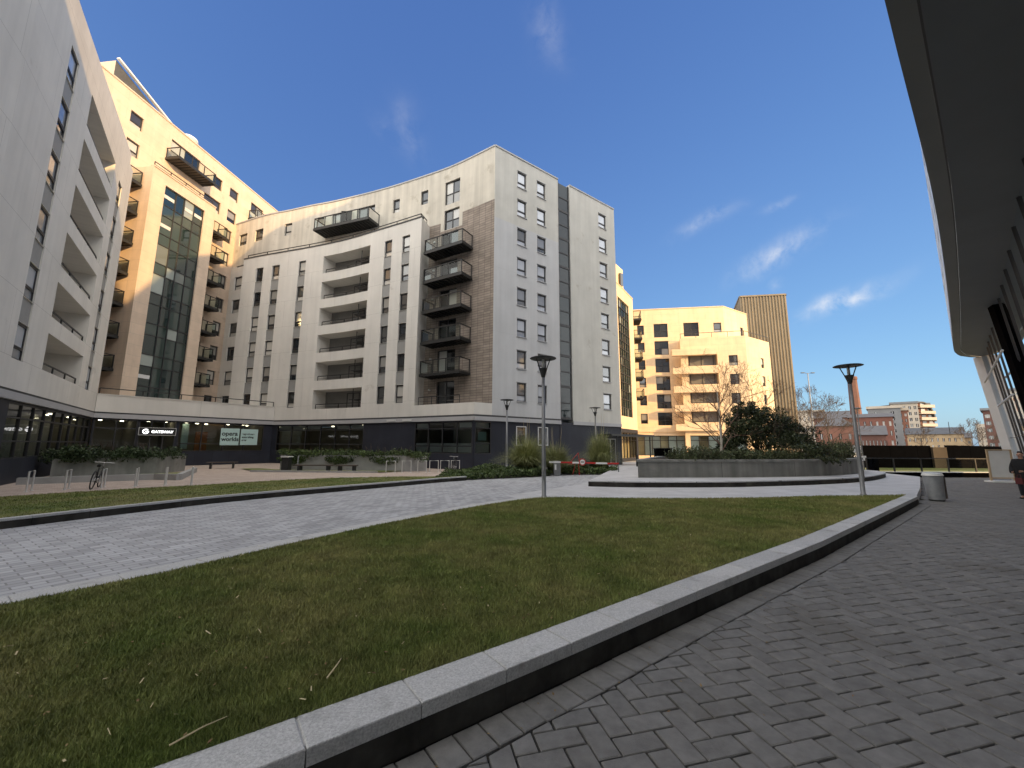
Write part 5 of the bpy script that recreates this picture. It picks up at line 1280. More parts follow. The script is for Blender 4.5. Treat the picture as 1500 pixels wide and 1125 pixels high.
# rising arm barrier
t = thing('barrier', 'red and white rising arm barrier across the service road', 'barrier', (2.6, 23.7, 0))
mb = MB(); mb.box((2.62, 23.7, .42), (.38, .34, .84)); mb.build('cabinet', 'lamp_pole', t); mb = MB(); mb.box((2.52, 23.52, .5), (.1, .02, .3)); mb.build('label_plate', 'white', t)
mb = MB()
for k in range(6):
    a = 2.15 + 4.0 * k / 6; mb.box((a + 2 / 6, 23.5, .78 - .012 * k), (4.0 / 6 - .002, .05, .09), mi=1 if k in (0, 2, 4) else 0)
mb.build('arm', ['red', 'white'], t)
mb = MB(); c_ = (4.05, 23.45, .8); mb.tube([(4.05, 23.46, .8), (4.05, 23.43, .8)], .2, 20, 0); mb.tube([(4.05, 23.429, .8), (4.05, 23.422, .8)], .145, 20, 1); mb.box((4.05, 23.418, .8), (.2, .008, .05), 0, 2); mb.build('round_sign', ['red', 'white', 'metal_dark'], t)
mb = MB(); mb.bar((6.12, 23.5, 0), (6.12, 23.5, .72), .05); mb.build('arm_rest', 'lamp_pole', t)
t = thing('folding_sign', 'red triangular folding road sign behind the barrier arm', 'sign', (3.9, 24.2, 0))
mb = MB(); P = [Vector((3.35, 24.2, .62)), Vector((4.0, 24.2, .72)), Vector((3.95, 24.2, 1.3))]
for a, c in zip(P, P[1:] + P[:1]): mb.bar(a, c, .11, .02)
mb.build('frame', 'red', t); mb = MB(); mb.bar((3.6, 24.25, 0), (3.75, 24.22, .66), .03); mb.bar((4.0, 24.25, 0), (3.95, 24.22, .7), .03); mb.build('leg', 'red', t)
# utility cabinet
t = thing('utility_cabinet', 'black utility cabinet behind the left end of the round planter', 'cabinet', (9.75, 26.3, 0))
mb = MB(); mb.box((9.75, 26.3, .8), (1.0, .5, 1.5)); mb.build('body', 'black', t); mb = MB(); mb.box((9.75, 26.3, 1.58), (1.06, .56, .05)); mb.build('top', 'metal_dark', t); mb = MB(); mb.box((9.75, 26.04, .8), (.02, .03, 1.4)); mb.build('door_gap', 'metal_dark', t)

# ---- foliage helpers
def leaf_cloud(mb, c, r, n, size, rnd, shell=.55, flat=0.0, zmin=None):
    for _ in range(n):
        while True:
            v = Vector((rnd.uniform(-1, 1), rnd.uniform(-1, 1), rnd.uniform(-1, 1)))
            if shell < v.length < 1: break
            if v.length < shell and rnd.random() < .25: break
        p = Vector((c[0] + v.x * r[0], c[1] + v.y * r[1], c[2] + v.z * r[2]))
        if zmin is not None and p.z < zmin: continue
        leaf(mb, p, size * rnd.uniform(.6, 1.3), rnd, v)
def leaf(mb, p, s, rnd, out=None):
    d = Vector((rnd.gauss(0, 1), rnd.gauss(0, 1), rnd.gauss(0, 1) + .3)).normalized(); e = d.cross(Vector((rnd.gauss(0, 1), rnd.gauss(0, 1), rnd.gauss(0, 1)))).normalized()
    i = len(mb.v); mb.v += [tuple(p - d * s), tuple(p + e * s * .45), tuple(p + d * s), tuple(p - e * s * .45)]; mb.f.append((i, i + 1, i + 2, i + 3)); mb.m.append(0); mb.uv.append([(0, 0)] * 4)
def branches(mb, p, d, L_, r, depth, rnd, up=.15, split=(2, 3), bend=.25, ratio=.72, ang=.55, minr=.004):
    pts = [p]; rs = [r]; n = 3
    for k in range(n):
        d = (d + Vector((rnd.gauss(0, bend), rnd.gauss(0, bend), rnd.gauss(0, bend) * .6 + up * .3)) * .5).normalized(); p = p + d * L_ / n; pts.append(p); rs.append(max(minr, r * (1 - .35 * (k + 1) / n)))
    mb.tube(pts, rs, 6 if r > .03 else 4, cap=False)
    if depth == 0: return
    for k in range(rnd.randint(*split)):
        q = pts[rnd.choice((2, 3, 3))]; ax = Vector((rnd.gauss(0, 1), rnd.gauss(0, 1), rnd.gauss(0, .6))); nd = (d + ax.normalized() * ang * rnd.uniform(.7, 1.5) + Vector((0, 0, up))).normalized()
        branches(mb, q, nd, L_ * ratio * rnd.uniform(.75, 1.15), max(minr, r * .58), depth - 1, rnd, up, split, bend, ratio, ang, minr)
def bare_tree(name, label, base, h, seed, trunkmat='birch', twigmat='twig', trunk_r=.07, depth=5, group=None, lean=(0, 0), nmain=7, ang=.6, up=.12, first=.25, lo=.3, hi=1.0, minr=.004, tl=1.0):
    rnd = random.Random(seed); t = thing(name, label, 'tree', base, group); b0 = Vector(base)
    mb = MB(); pts = [b0]; n = 7
    for k in range(1, n + 1): pts.append(b0 + Vector((lean[0] * k / n + rnd.gauss(0, .04) * h * .1, lean[1] * k / n + rnd.gauss(0, .04) * h * .1, h * .72 * k / n)))
    mb.tube(pts, [trunk_r * (1 - .75 * k / n) for k in range(n + 1)], 9); mb.build('trunk', trunkmat, t, True)
    mb = MB()
    for k in range(nmain):
        f = lo + (hi - lo) * k / max(1, nmain - 1); i = min(n - 1, int(f * n)); p = pts[i].lerp(pts[i + 1], f * n - i if f < 1 else 1)
        a = k * 2.4 + rnd.random(); d = Vector((math.cos(a), math.sin(a), .75 + f)).normalized()
        branches(mb, p, d, h * first * (1.25 - .5 * f) * tl, trunk_r * (.5 - .28 * f), depth - 1, rnd, up, (2, 3), .25, .72, ang, minr)
    mb.build('crown', twigmat, t)
    return t
def soil(name, poly, z, kind='structure'): return sheet(name, poly, z, 'soil', kind)

# ---- round planter on its stepped platform
stepf = catmull([(3.3, 17.75), (5.79, 17.47), (10.42, 17.99), (16.79, 20.27), (21.5, 23.7), (23.2, 26.0)], 6)
mb = MB(); mb.prism([tuple(p) for p in stepf] + [(23.5, 30), (12, 31), (6, 25)], -.005, .2, 0); tag(mb.build('step_riser', 'granite_dark'), kind='structure')
mb = MB(); mb.prism([tuple(p + Vector((0, -.02))) for p in stepf] + [(23.5, 30), (12, 31), (5.98, 25)], .2, .245, 0); tag(mb.build('step_platform', 'flagj'), kind='structure')
t = thing('round_planter', 'long curved grey concrete planter on the stepped platform', 'planter', (13, 22, .245))
pf = catmull([(6.0, 19.5), (8.3, 19.75), (11.75, 20.1), (16, 21.3), (19.5, 23.2), (21.9, 25.7), (22.3, 28)], 6); back = [Vector(p) for p in [(18, 29.5), (12.5, 28.5), (9.3, 26)]]
ringo = pf + back
def inset(ring, d):
    o = []; n = len(ring)
    for i in range(n):
        t0 = (ring[i] - ring[i - 1]).normalized(); t1 = (ring[(i + 1) % n] - ring[i]).normalized(); t_ = (t0 + t1).normalized(); nn = Vector((-t_.y, t_.x)); k = max(.5, nn.dot(Vector((-t0.y, t0.x)))); o.append(ring[i] + nn * d / k)
    return o
ri = inset(ringo, .25)
mb = MB(); n = len(ringo)
def wallring(mb, ro, ri_, z0, z1):
    n = len(ro); l = 0
    for i in range(n):
        j = (i + 1) % n; e_ = (ro[j] - ro[i]).length
        mb.face([(*ro[i], z0), (*ro[j], z0), (*ro[j], z1), (*ro[i], z1)], 0, [(l, z0), (l + e_, z0), (l + e_, z1), (l, z1)]); mb.face([(*ri_[j], z0), (*ri_[i], z0), (*ri_[i], z1), (*ri_[j], z1)])
        mb.face([(*ro[i], z1), (*ro[j], z1), (*ri_[j], z1), (*ri_[i], z1)]); mb.face([(*ro[j], z0), (*ro[i], z0), (*ri_[i], z0), (*ri_[j], z0)]); l += e_
M['conc_uv'] = add_joints(mat('planter_concrete_panels', (.2, .2, .185), .85, .2, 1.2, bump=.3, bscale=25, streak=.25, uv=True, dirt=((.1, .1, .085), 1.2, .62)), 4.2, 6, .012, (.07, .07, .065), 0, .4)
wallring(mb, ringo, ri, .245, .98); mb.build('wall', 'conc_uv', t)
mb = MB(); wallring(mb, inset(ringo, -.05), inset(ringo, .3), .983, 1.09); mb.build('coping', 'concrete', t)
mb = MB(); mb.face([(*p, 1.0) for p in inset(ringo, .26)]); mb.build('soil', 'soil', t)
rnd = random.Random(11)
# big dark evergreen: several stems, ragged clumps of leaves
t = thing('evergreen_shrub', 'large dark spreading evergreen shrub growing in the round planter', 'shrub', (15.2, 24.2, 1.0))
mb = MB()
for k in range(9): a = k * .7; branches(mb, Vector((15.2 + .3 * math.cos(a), 24.2 + .3 * math.sin(a), 1.0)), Vector((math.cos(a) * .8, math.sin(a) * .6, 1)).normalized(), 1.1, .06, 3, rnd, .1, (2, 3), .3, .75, .7, .008)
mb.build('stem', 'bark', t)
mb = MB()
for (x, y, z, rx, rz, n) in [(14.2, 24, 3.3, 1.25, .85, 3600), (12.9, 23.6, 2.6, 1.2, .85, 3200), (15.6, 24.2, 3.05, 1.25, .8, 3400), (16.8, 24.5, 2.6, 1.1, .7, 2600), (14.6, 23.2, 2.3, 1.6, .9, 3800), (16.2, 23.6, 2.1, 1.2, .7, 2200), (12.5, 23.4, 2.0, .8, .6, 1600), (14.4, 24, 3.95, .8, .45, 1400), (17.5, 24.6, 2.2, .7, .5, 1100), (14.6, 24, 1.6, 2.2, .6, 2600)]:
    for _ in range(12):
        v = Vector((rnd.gauss(0, .5), rnd.gauss(0, .5), rnd.gauss(0, .48))); s_ = rnd.uniform(.25, .48)
        leaf_cloud(mb, (x + v.x * rx, y + v.y * rx, z + v.z * rz), (rx * s_, rx * s_, rz * s_ * 1.15), n // 12, .068, rnd, .4)
mb.build('foliage', 'leaf_dark', t)
# rosemary-like edging plants
def spiky(name, label, cx, cy, z, w_, n, h, seed, group, m='leaf_bush', dirx=(1, 0), droop=0, cat='shrub'):
    rnd = random.Random(seed); t = thing(name, label, cat, (cx, cy, z), group); mb = MB(); sb = MB()
    for _ in range(n):
        u = rnd.uniform(-1, 1) * w_; v = rnd.gauss(0, .3); p = Vector((cx + dirx[0] * u - dirx[1] * v, cy + dirx[1] * u + dirx[0] * v, z)); hh = h * rnd.uniform(.5, 1.15) * (1 - .25 * abs(u / w_)); d = Vector((rnd.gauss(0, .3), rnd.gauss(0, .3) - droop, 1)).normalized()
        q = p
        steps = 9
        pts = [p]
        for k in range(steps):
            d = (d + Vector((rnd.gauss(0, .08), rnd.gauss(0, .08) - droop * .12, -droop * .2))).normalized(); q = q + d * hh / steps; pts.append(q)
            for _k in range(2): leaf(mb, q + Vector((rnd.gauss(0, .02), rnd.gauss(0, .02), 0)), .055, rnd)
        sb.tube([pts[0], pts[4], pts[-1]], [.008, .006, .003], 3, cap=False)
    mb.build('foliage', m, t); sb.build('stem', 'bark', t); return t
spiky('edging_shrub', 'upright grey-green edging shrub at the left of the round planter', 9.2, 20.5, 1.0, 1.3, 260, .75, 21, 'upright edging shrubs in the planter', dirx=(.98, .14))
spiky('edging_shrub', 'upright grey-green edging shrub round the foot of the birch', 11.6, 21.0, 1.0, 1.2, 240, .62, 22, 'upright edging shrubs in the planter', dirx=(.96, .25))
spiky('edging_shrub', 'upright grey-green edging shrub below the dark evergreen', 14.2, 21.9, 1.0, 1.5, 280, .6, 23, 'upright edging shrubs in the planter', 'leaf_bush', dirx=(.95, .3))
spiky('edging_shrub', 'tall loose edging shrub just left of the near right lamp', 17.6, 23.3, 1.0, 1.5, 330, 1.05, 24, 'upright edging shrubs in the planter', dirx=(.85, .5))
spiky('edging_shrub', 'loose edging shrub spilling over the right end of the planter', 20.6, 25.6, 1.0, 1.6, 420, 1.15, 25, 'upright edging shrubs in the planter', dirx=(.7, .7))
spiky('trailing_plant', 'dark plant trailing down over the planter wall', 16.4, 21.5, 1.05, .35, 60, .95, 26, None, 'leaf_dark', dirx=(.95, .3), droop=.9, cat='plant')
bare_tree('birch_tree', 'slim pale birch with bare twigs standing in the round planter', (10.75, 20.9, 1.0), 4.9, 5, trunk_r=.075, depth=5, nmain=10, first=.22, lo=.12, up=.1, minr=.0045, tl=1.2)
bare_tree('bare_tree', 'bare reddish multi-branched tree behind the dark evergreen shrub', (16.5, 27.5, 1.0), 5.6, 9, 'bark', 'twig', .07, 6, 'bare winter trees', nmain=9, first=.24, lo=.15, minr=.005)
bare_tree('bare_tree', 'bare reddish tree between the birch and the ribbed tower', (15.5, 30.0, 0), 7.0, 14, 'bark', 'twig', .08, 6, 'bare winter trees', nmain=9, first=.22, lo=.25, minr=.005)

# ---- left planter with shrub, low edging wall, grass wedge
t = thing('corner_planter', 'angular concrete planter against the left block, holding a leafy hedge', 'planter', (-22, 23, 0))
ring = [Vector(p) for p in [(-22.4, 20.0), (-20.2, 23.3), (-20.9, 26.3), (-23.4, 25.6), (-25.0, 23.2)]]
mb = MB(); wallring(mb, ring, inset(ring, .2), 0, .95); mb.build('wall', 'concrete', t); mb = MB(); mb.face([(*p, .86) for p in inset(ring, .2)]); mb.build('soil', 'soil', t)
t = thing('hedge', 'dark leafy hedge overhanging the angular planter by the lobby', 'hedge', (-21.8, 23, .9)); mb = MB(); rnd = random.Random(31)
for k in range(30):
    f = rnd.random(); p = Vector((-22.4, 20.0)).lerp(Vector((-20.3, 23.3)), min(1, f * 1.25)) if f < .75 else Vector((-20.2, 23.3)).lerp(Vector((-20.9, 26.3)), (f - .75) * 4)
    s_ = rnd.uniform(.35, .6); leaf_cloud(mb, (p.x - .2 + rnd.gauss(0, .12), p.y + rnd.gauss(0, .15), 1.15 + rnd.gauss(0, .12)), (s_ * 1.2, s_ * 1.2, s_ * .7), 190, .075, rnd, .35)
mb.build('foliage', 'leaf_hedge', t); mb = MB()
for k in range(14): branches(mb, Vector((-22.2 + 1.9 * k / 14, 20.5 + 3 * k / 14, .86)), Vector((.3, -.2, 1)).normalized(), .5, .015, 2, rnd)
mb.build('stem', 'bark', t)
t = thing('edging_wall', 'low pale concrete edging wall around the grass by the cycle stands', 'wall', (-18, 20, 0)); mb = MB()
pts = [Vector(p) for p in [(-20.6, 17.2), (-17.2, 19.9), (-15.9, 19.7), (-19.4, 25.2)]]
for a, c in zip(pts, pts[1:]):
    d = (c - a).normalized(); mb.box(((a.x + c.x) / 2, (a.y + c.y) / 2, .14), ((c - a).length - .02, .22, .28), math.atan2(d.y, d.x))
mb.build('coping', 'concrete_pale', t)
sheet('grass_wedge', [(-20.6, 17.3), (-17.2, 20.0), (-16.0, 19.9), (-19.4, 25.1), (-20.3, 23.2), (-22, 20)], .05, 'lawn')
# ---- middle planter with ivy
t = thing('ivy_planter', 'pale stained concrete planter with ivy spilling over, before the curved wing', 'planter', (-10.5, 27.5, 0))
ring = [Vector(p) for p in [(-15.4, 27.3), (-6.9, 26.6), (-5.7, 27.6), (-6.6, 29.0), (-15, 31.8)]]
mb = MB(); wallring(mb, ring, inset(ring, .2), 0, 1.0); mb.build('wall', 'concrete_pale', t); mb = MB(); mb.face([(*p, .93) for p in inset(ring, .2)]); mb.build('soil', 'soil', t)
t = thing('ivy_hedge', 'dark green ivy hedge hanging in clumps over the pale planter wall', 'hedge', (-10.5, 27.2, 1)); mb = MB(); rnd = random.Random(41)
for k in range(64):
    f = k / 63; x = -15.3 + 9.6 * f; y = 27.3 - .7 * f; dr = .5 + .5 * math.sin(f * 19) ; s_ = rnd.uniform(.3, .5)
    leaf_cloud(mb, (x, y + rnd.uniform(-.1, .5), 1.12 + rnd.gauss(0, .06)), (s_ * 1.3, s_, s_ * .55), 90, .07, rnd, .3)
    if dr > .4: leaf_cloud(mb, (x, y - .08, .85 - .16 * dr), (s_, .16, .3 * dr), int(110 * dr), .065, rnd, .2)
mb.build('foliage', 'leaf_ivy', t); mb = MB()
for k in range(20): branches(mb, Vector((-15 + 8.8 * k / 20, 27.4 - .6 * k / 20, .95)), Vector((.1, -.5, .6)).normalized(), .4, .012, 2, rnd)
mb.build('stem', 'bark', t)
sheet('grass_wedge', [(-15.8, 25.6), (-8.2, 25.2), (-6.9, 26.55), (-15.4, 27.25), (-17.5, 28.5), (-18.5, 28)], .06, 'lawn')
mb = MB(); mb.box((-12.2, 25.35, .06), (8.0, .16, .12), rad(-3)); tag(mb.build('grass_edging', 'concrete_pale'), kind='structure')
# ---- low beds by the service road
def bed(name, label, poly, n, hmax, seed, m='leaf_ivy'):
    rnd = random.Random(seed); c = sum((Vector(p) for p in poly), Vector((0, 0))) / len(poly); t = thing(name, label, 'ground cover', (c.x, c.y, 0))
    mb = MB(); xs = [p[0] for p in poly]; ys = [p[1] for p in poly]; k = 0
    mounds = [(rnd.uniform(min(xs), max(xs)), rnd.uniform(min(ys), max(ys)), rnd.uniform(.4, 1)) for _ in range(14)]
    while k < n:
        x, y = rnd.uniform(min(xs), max(xs)), rnd.uniform(min(ys), max(ys))
        if not inside(poly, np.array([x]), np.array([y]))[0]: continue
        h = hmax * (.45 + .55 * max(s_ * math.exp(-((x - a) ** 2 + (y - c_) ** 2) / .7) for a, c_, s_ in mounds)); leaf(mb, Vector((x, y, rnd.random() ** .6 * h)), .075 * rnd.uniform(.6, 1.3), rnd); k += 1
    mb.build('foliage', m, t); mb = MB(); mb.face([(*p, .012) for p in poly]); mb.build('soil', 'soil', t)
bed('ivy_bed', 'low dark ivy bed beside the road before the glazed corner', [(-3.7, 20.2), (-2, 20.6), (-.3, 21.6), (1.5, 22.7), (2.3, 23.6), (1.8, 26.2), (-1.8, 26.6), (-3.4, 23.0)], 9000, .62, 51)
bed('ivy_bed', 'low leafy bed behind the barrier arm', [(3.1, 24.4), (6.3, 24.6), (6.9, 26.6), (6.3, 28.5), (3.2, 27.6)], 4200, .6, 52)
def pampas(label, x, y, r, h, n, seed):
    rnd = random.Random(seed); t = thing('pampas_grass', label, 'ornamental grass', (x, y, 0), 'arching pampas clumps'); mb = MB()
    for _ in range(n):
        a = rnd.random() * 6.283; l = h * rnd.uniform(.7, 1.35); out = rnd.uniform(.3, 1.1) ; b0 = Vector((x + rnd.gauss(0, .16), y + rnd.gauss(0, .16), 0)); pts = []
        for k in range(6):
            f = k / 5; rr = out * r * f ** 1.3; z = l * (f * 1.2 - .88 * min(1, out) ** 1.1 * f ** 2.0); pts.append(b0 + Vector((rr * math.cos(a), rr * math.sin(a), max(z, .05))))
        w_ = .014; sd = Vector((-math.sin(a), math.cos(a), 0)) * w_
        for p, q, f in zip(pts, pts[1:], range(5)):
            k0, k1 = 1 - f / 5.2, 1 - (f + 1) / 5.2; i = len(mb.v); mb.v += [tuple(p - sd * k0), tuple(p + sd * k0), tuple(q + sd * k1), tuple(q - sd * k1)]; mb.f.append((i, i + 1, i + 2, i + 3)); mb.m.append(0); mb.uv.append([(0, 0)] * 4)
    # share vertices so that one blade is one island
    o = mb.build('foliage', 'leaf_pampas', t, weld=True)
    pm = MB()
    for _ in range(3):
        a = rnd.random() * 6.28; p = Vector((x + .2 * math.cos(a), y + .2 * math.sin(a), .3)); q = p + Vector((.25 * math.cos(a), .25 * math.sin(a), h * 1.35)); pm.tube([p, q, q + Vector((.03, 0, .35))], [.008, .006, .001], 5); 
    pm.build('plume', 'dry', t)
pampas('large arching pampas clump beside the barrier cabinet', .9, 24.7, 2.3, 2.1, 3600, 61)
pampas('second pampas clump at the foot of the barrier cabinet', 2.7, 25.3, 1.8, 1.7, 2200, 62)
pampas('pampas clump before the entrance door canopy', 5.8, 26.9, 1.7, 2.4, 2800, 63)

# ---- railing, hoarding and signs on the right
t = thing('glass_railing', 'dark framed glass railing on a black plinth across the end of the path', 'railing', (30, 28.3, PZ))
mb = MB(); mb.box((30.2, 28.4, PZ + .14), (11.5, .3, .3)); mb.build('plinth', 'black', t); mb = MB(); mb.box((30.2, 28.36, PZ + .31), (11.5, .3, .04)); mb.build('ledge', 'white', t)
rl = rail(t, [(24.6, 28.4, PZ + .33), (35.9, 28.4, PZ + .33)], .9, 1.9, False, glass=True, post=.07)
t = thing('hoarding', 'long black site hoarding beyond the glass railing', 'fence', (42, 40, PZ))
for x0, x1, h in ((34.4, 41.1, 2.15), (42.5, 56, 2.2)):
    mb = MB(); n = int((x1 - x0) / 1.2)
    for k in range(n): mb.box((x0 + (x1 - x0) * (k + .5) / n, 40 + .01 * (k % 2), PZ + h / 2 - (.25 * (k / n) if x0 > 42 else 0)), ((x1 - x0) / n - .015, .05, h))
    mb.build('panel', 'black', t)
mb = MB(); mb.box((41.8, 40.1, PZ + 1.0), (1.36, .6, 2.0)); mb.build('stone_pier', 'pier', t)
t = thing('sign_post', 'thin post carrying two small white signs by the planter end', 'sign', (26.2, 30.5, PZ))
mb = MB(); mb.tube([(26.2, 30.5, PZ), (26.2, 30.5, 4.6)], .035, 8); mb.lathe((26.2, 30.5, 4.55), [(.04, 0), (.3, .06), (.3, .09), (0, .14)], 14); mb.build('post', 'lamp_pole', t)
mb = MB(); mb.box((25.75, 30.4, 1.55), (.6, .03, .55)); mb.build('upper_sign', 'white', t); mb = MB(); mb.box((26.2, 30.4, .9), (.3, .03, .35)); mb.build('lower_sign', 'white', t)
mb = MB(); mb.box((26.6, 30.2, .3), (.45, .5, 1.15)); tag(mb.build('control_box', 'black'), 'small black control box at the left end of the glass railing', 'box')
# poster stand and person at the right edge
t = thing('poster_stand', 'pale framed poster stand on a flat base beside the leaning glass wall', 'sign', (28.0, 23.6, PZ))
x, y = 28.75, 24.1; rz = rad(-8)
T_ = Matrix.Translation((x, y, PZ)) @ Matrix.Rotation(rz, 4, 'Z')
mb = MB()
for a, c in (((-.6, 0, .1), (-.6, 0, 1.9)), ((.6, 0, .1), (.6, 0, 1.9)), ((-.6, 0, 1.87), (.6, 0, 1.87)), ((-.6, 0, .25), (.6, 0, .25))): mb.bar(T_ @ Vector(a), T_ @ Vector(c), .1, .06)
mb.build('frame', 'sandstone', t); mb = MB(); mb.box(T_ @ Vector((0, .01, 1.05)), (1.12, .03, 1.55), rz); mb.build('sheet', 'frosted', t)
mb = MB(); mb.box(T_ @ Vector((0, 0, .05)), (1.5, .55, .09), rz); mb.build('base', 'white', t)

# ================================================================== PERSON
def skin_mesh(name, verts, edges, radii, m, parent, sub=2, root=0):
    me = bpy.data.meshes.new(name); me.from_pydata(verts, edges, []); o = bpy.data.objects.new(name, me); COL.objects.link(o)
    md = o.modifiers.new('skin', 'SKIN'); md.use_smooth_shade = True
    for i, r in enumerate(radii):
        sv = me.skin_vertices[0].data[i]; sv.radius = r if hasattr(r, '__len__') else (r, r); sv.use_root = (i == root)
    s2 = o.modifiers.new('sub', 'SUBSURF'); s2.levels = sub; s2.render_levels = sub
    dg = bpy.context.evaluated_depsgraph_get(); me2 = bpy.data.meshes.new_from_object(o.evaluated_get(dg)); bpy.data.objects.remove(o); me2.materials.clear(); me2.materials.append(M[m])
    me2.polygons.foreach_set('use_smooth', [True] * len(me2.polygons)); return link(name, me2, parent, (0, 0, 0), 0, local=True)
def person(loc, rz, label):
    t = thing('person', label, 'person', loc, None, rz)
    # body facing -y: legs, trunk, neck, head, arms, one continuous surface
    V = [(0, 0, .98), (0, .01, 1.15), (0, .015, 1.36), (0, .0, 1.5), (0, -.02, 1.57), (0, -.035, 1.66), (0, -.03, 1.75),
         (.1, 0, .93), (.105, -.01, .5), (.11, .02, .09), (.115, -.13, .04), (-.1, 0, .93), (-.1, -.06, .5), (-.105, .0, .09), (-.11, -.15, .04),
         (.19, .01, 1.42), (.25, .02, 1.16), (.2, -.18, 1.02), (.13, -.28, 1.04), (-.19, .01, 1.42), (-.26, .0, 1.16), (-.22, -.17, .99), (-.16, -.27, 1.0)]
    E = [(0, 1), (1, 2), (2, 3), (3, 4), (4, 5), (5, 6), (0, 7), (7, 8), (8, 9), (9, 10), (0, 11), (11, 12), (12, 13), (13, 14), (2, 15), (15, 16), (16, 17), (17, 18), (2, 19), (19, 20), (20, 21), (21, 22)]
    Rr = [(.15, .11), (.145, .1), (.15, .1), .055, .058, (.078, .092), (.06, .075), .085, .058, .042, .035, .085, .058, .042, .035, .055, .043, .034, .026, .055, .043, .034, .026]
    body = skin_mesh('body', V, E, Rr, 'skin', t, 2)
    # face
    mb = MB()
    for s_ in (-1, 1): mb.lathe((s_ * .032, -.118, 1.675), [(0, -.01), (.011, -.005), (.012, 0), (.011, .006), (0, .01)], 8, 1); mb.lathe((s_ * .083, -.03, 1.66), [(0, -.035), (.013, -.02), (.016, .01), (0, .035)], 8, 0)
    mb.tube([(0, -.118, 1.685), (0, -.142, 1.652), (0, -.125, 1.642)], [.01, .016, .01], 7, 0); mb.tube([(-.025, -.116, 1.61), (0, -.124, 1.611), (.025, -.116, 1.61)], [.005, .008, .005], 6, 2); mb.build('face', ['skin', 'ink', 'red_cloth'], None)
    o = bpy.data.objects['face']; o.parent = body; o.location = (0, 0, 0); WORLD[o.name] = Vector(loc)
    # hands with five fingers
    for s_, bx, by, bz in ((1, .13, -.28, 1.04), (-1, -.16, -.27, 1.0)):
        V2 = [(bx, by, bz), (bx - s_ * .02, by - .06, bz)]; E2 = [(0, 1)]; R2_ = [.026, (.036, .02)]
        for k, l in enumerate((.062, .07, .066, .052)):
            y0 = (k - 1.5) * .018; i = len(V2); V2 += [(bx - s_ * .028, by - .09, bz + y0 * .9), (bx - s_ * .04, by - .09 - l * .55, bz + y0 * 1.1), (bx - s_ * .065, by - .09 - l * .7, bz + y0 * 1.1)]; E2 += [(1, i), (i, i + 1), (i + 1, i + 2)]; R2_ += [.0095, .009, .0075]
        i = len(V2); V2 += [(bx - s_ * .045, by - .04, bz + .03), (bx - s_ * .06, by - .075, bz + .042)]; E2 += [(0, i), (i, i + 1)]; R2_ += [.011, .009]
        skin_mesh('hand', V2, E2, R2_, 'skin', body, 1)
    coat = [(0, .01, .5), (0, .01, .95), (0, .012, 1.15), (0, .015, 1.36), (0, .0, 1.5), (.2, .01, 1.42), (.265, .02, 1.15), (.205, -.17, 1.03), (.15, -.25, 1.03), (-.2, .01, 1.42), (-.275, 0, 1.15), (-.225, -.16, 1.0), (-.18, -.24, 1.0)]
    skin_mesh('coat', coat, [(0, 1), (1, 2), (2, 3), (3, 4), (3, 5), (5, 6), (6, 7), (7, 8), (3, 9), (9, 10), (10, 11), (11, 12)], [(.26, .22), (.25, .22), (.24, .2), (.23, .18), .1, .1, .09, .075, .062, .1, .09, .075, .062], 'cloth', t, 2)
    tr = [(0, 0, .95), (.1, 0, .9), (.105, -.01, .5), (.11, .02, .1), (-.1, 0, .9), (-.1, -.06, .5), (-.105, 0, .1)]
    skin_mesh('trousers', tr, [(0, 1), (1, 2), (2, 3), (0, 4), (4, 5), (5, 6)], [(.15, .12), .1, .078, .066, .1, .078, .066], 'trouser', t, 2)
    for s_ in (-1, 1): skin_mesh('shoe', [(s_ * .112, .05, .05), (s_ * .115, -.06, .045), (s_ * .118, -.17, .035)], [(0, 1), (1, 2)], [(.05, .05), (.05, .045), (.045, .035)], 'rubber', t, 1)
    skin_mesh('hair', [(0, .03, 1.6), (0, .015, 1.7), (0, -.02, 1.775), (0, -.075, 1.755)], [(0, 1), (1, 2), (2, 3)], [(.08, .06), (.09, .075), (.08, .065), (.06, .03)], 'hair', body, 2)
    skin_mesh('scarf', [(0, .0, 1.46), (0, -.01, 1.53)], [(0, 1)], [(.1, .09), (.085, .085)], 'grey_clad', t, 1)
    mb = MB(); mb.box((-.07, -.36, .95), (.22, .1, .3)); mb.bar((-.12, -.36, 1.1), (-.14, -.33, 1.02), .02); 
    return t
pp = person((20.42, 16.4, PZ), rad(-75), 'person in a black coat and dark trousers standing at the right edge'); pp.scale = (1.06, 1.06, 1.04)
bg_ = thing('red_bag', 'small dark red bag held by the person in the black coat', 'bag', (20.02, 16.25, PZ + .9))
mb = MB(); mb.box((20.02, 16.25, .44), (.09, .2, .24), rad(15)); mb.build('body', 'red_cloth', bg_)
mb = MB(); mb.tube([(20.02, 16.18, .55), (20.04, 16.2, .68), (20.04, 16.3, .68), (20.02, 16.32, .55)], .01, 6); mb.build('strap', 'red_cloth', bg_)

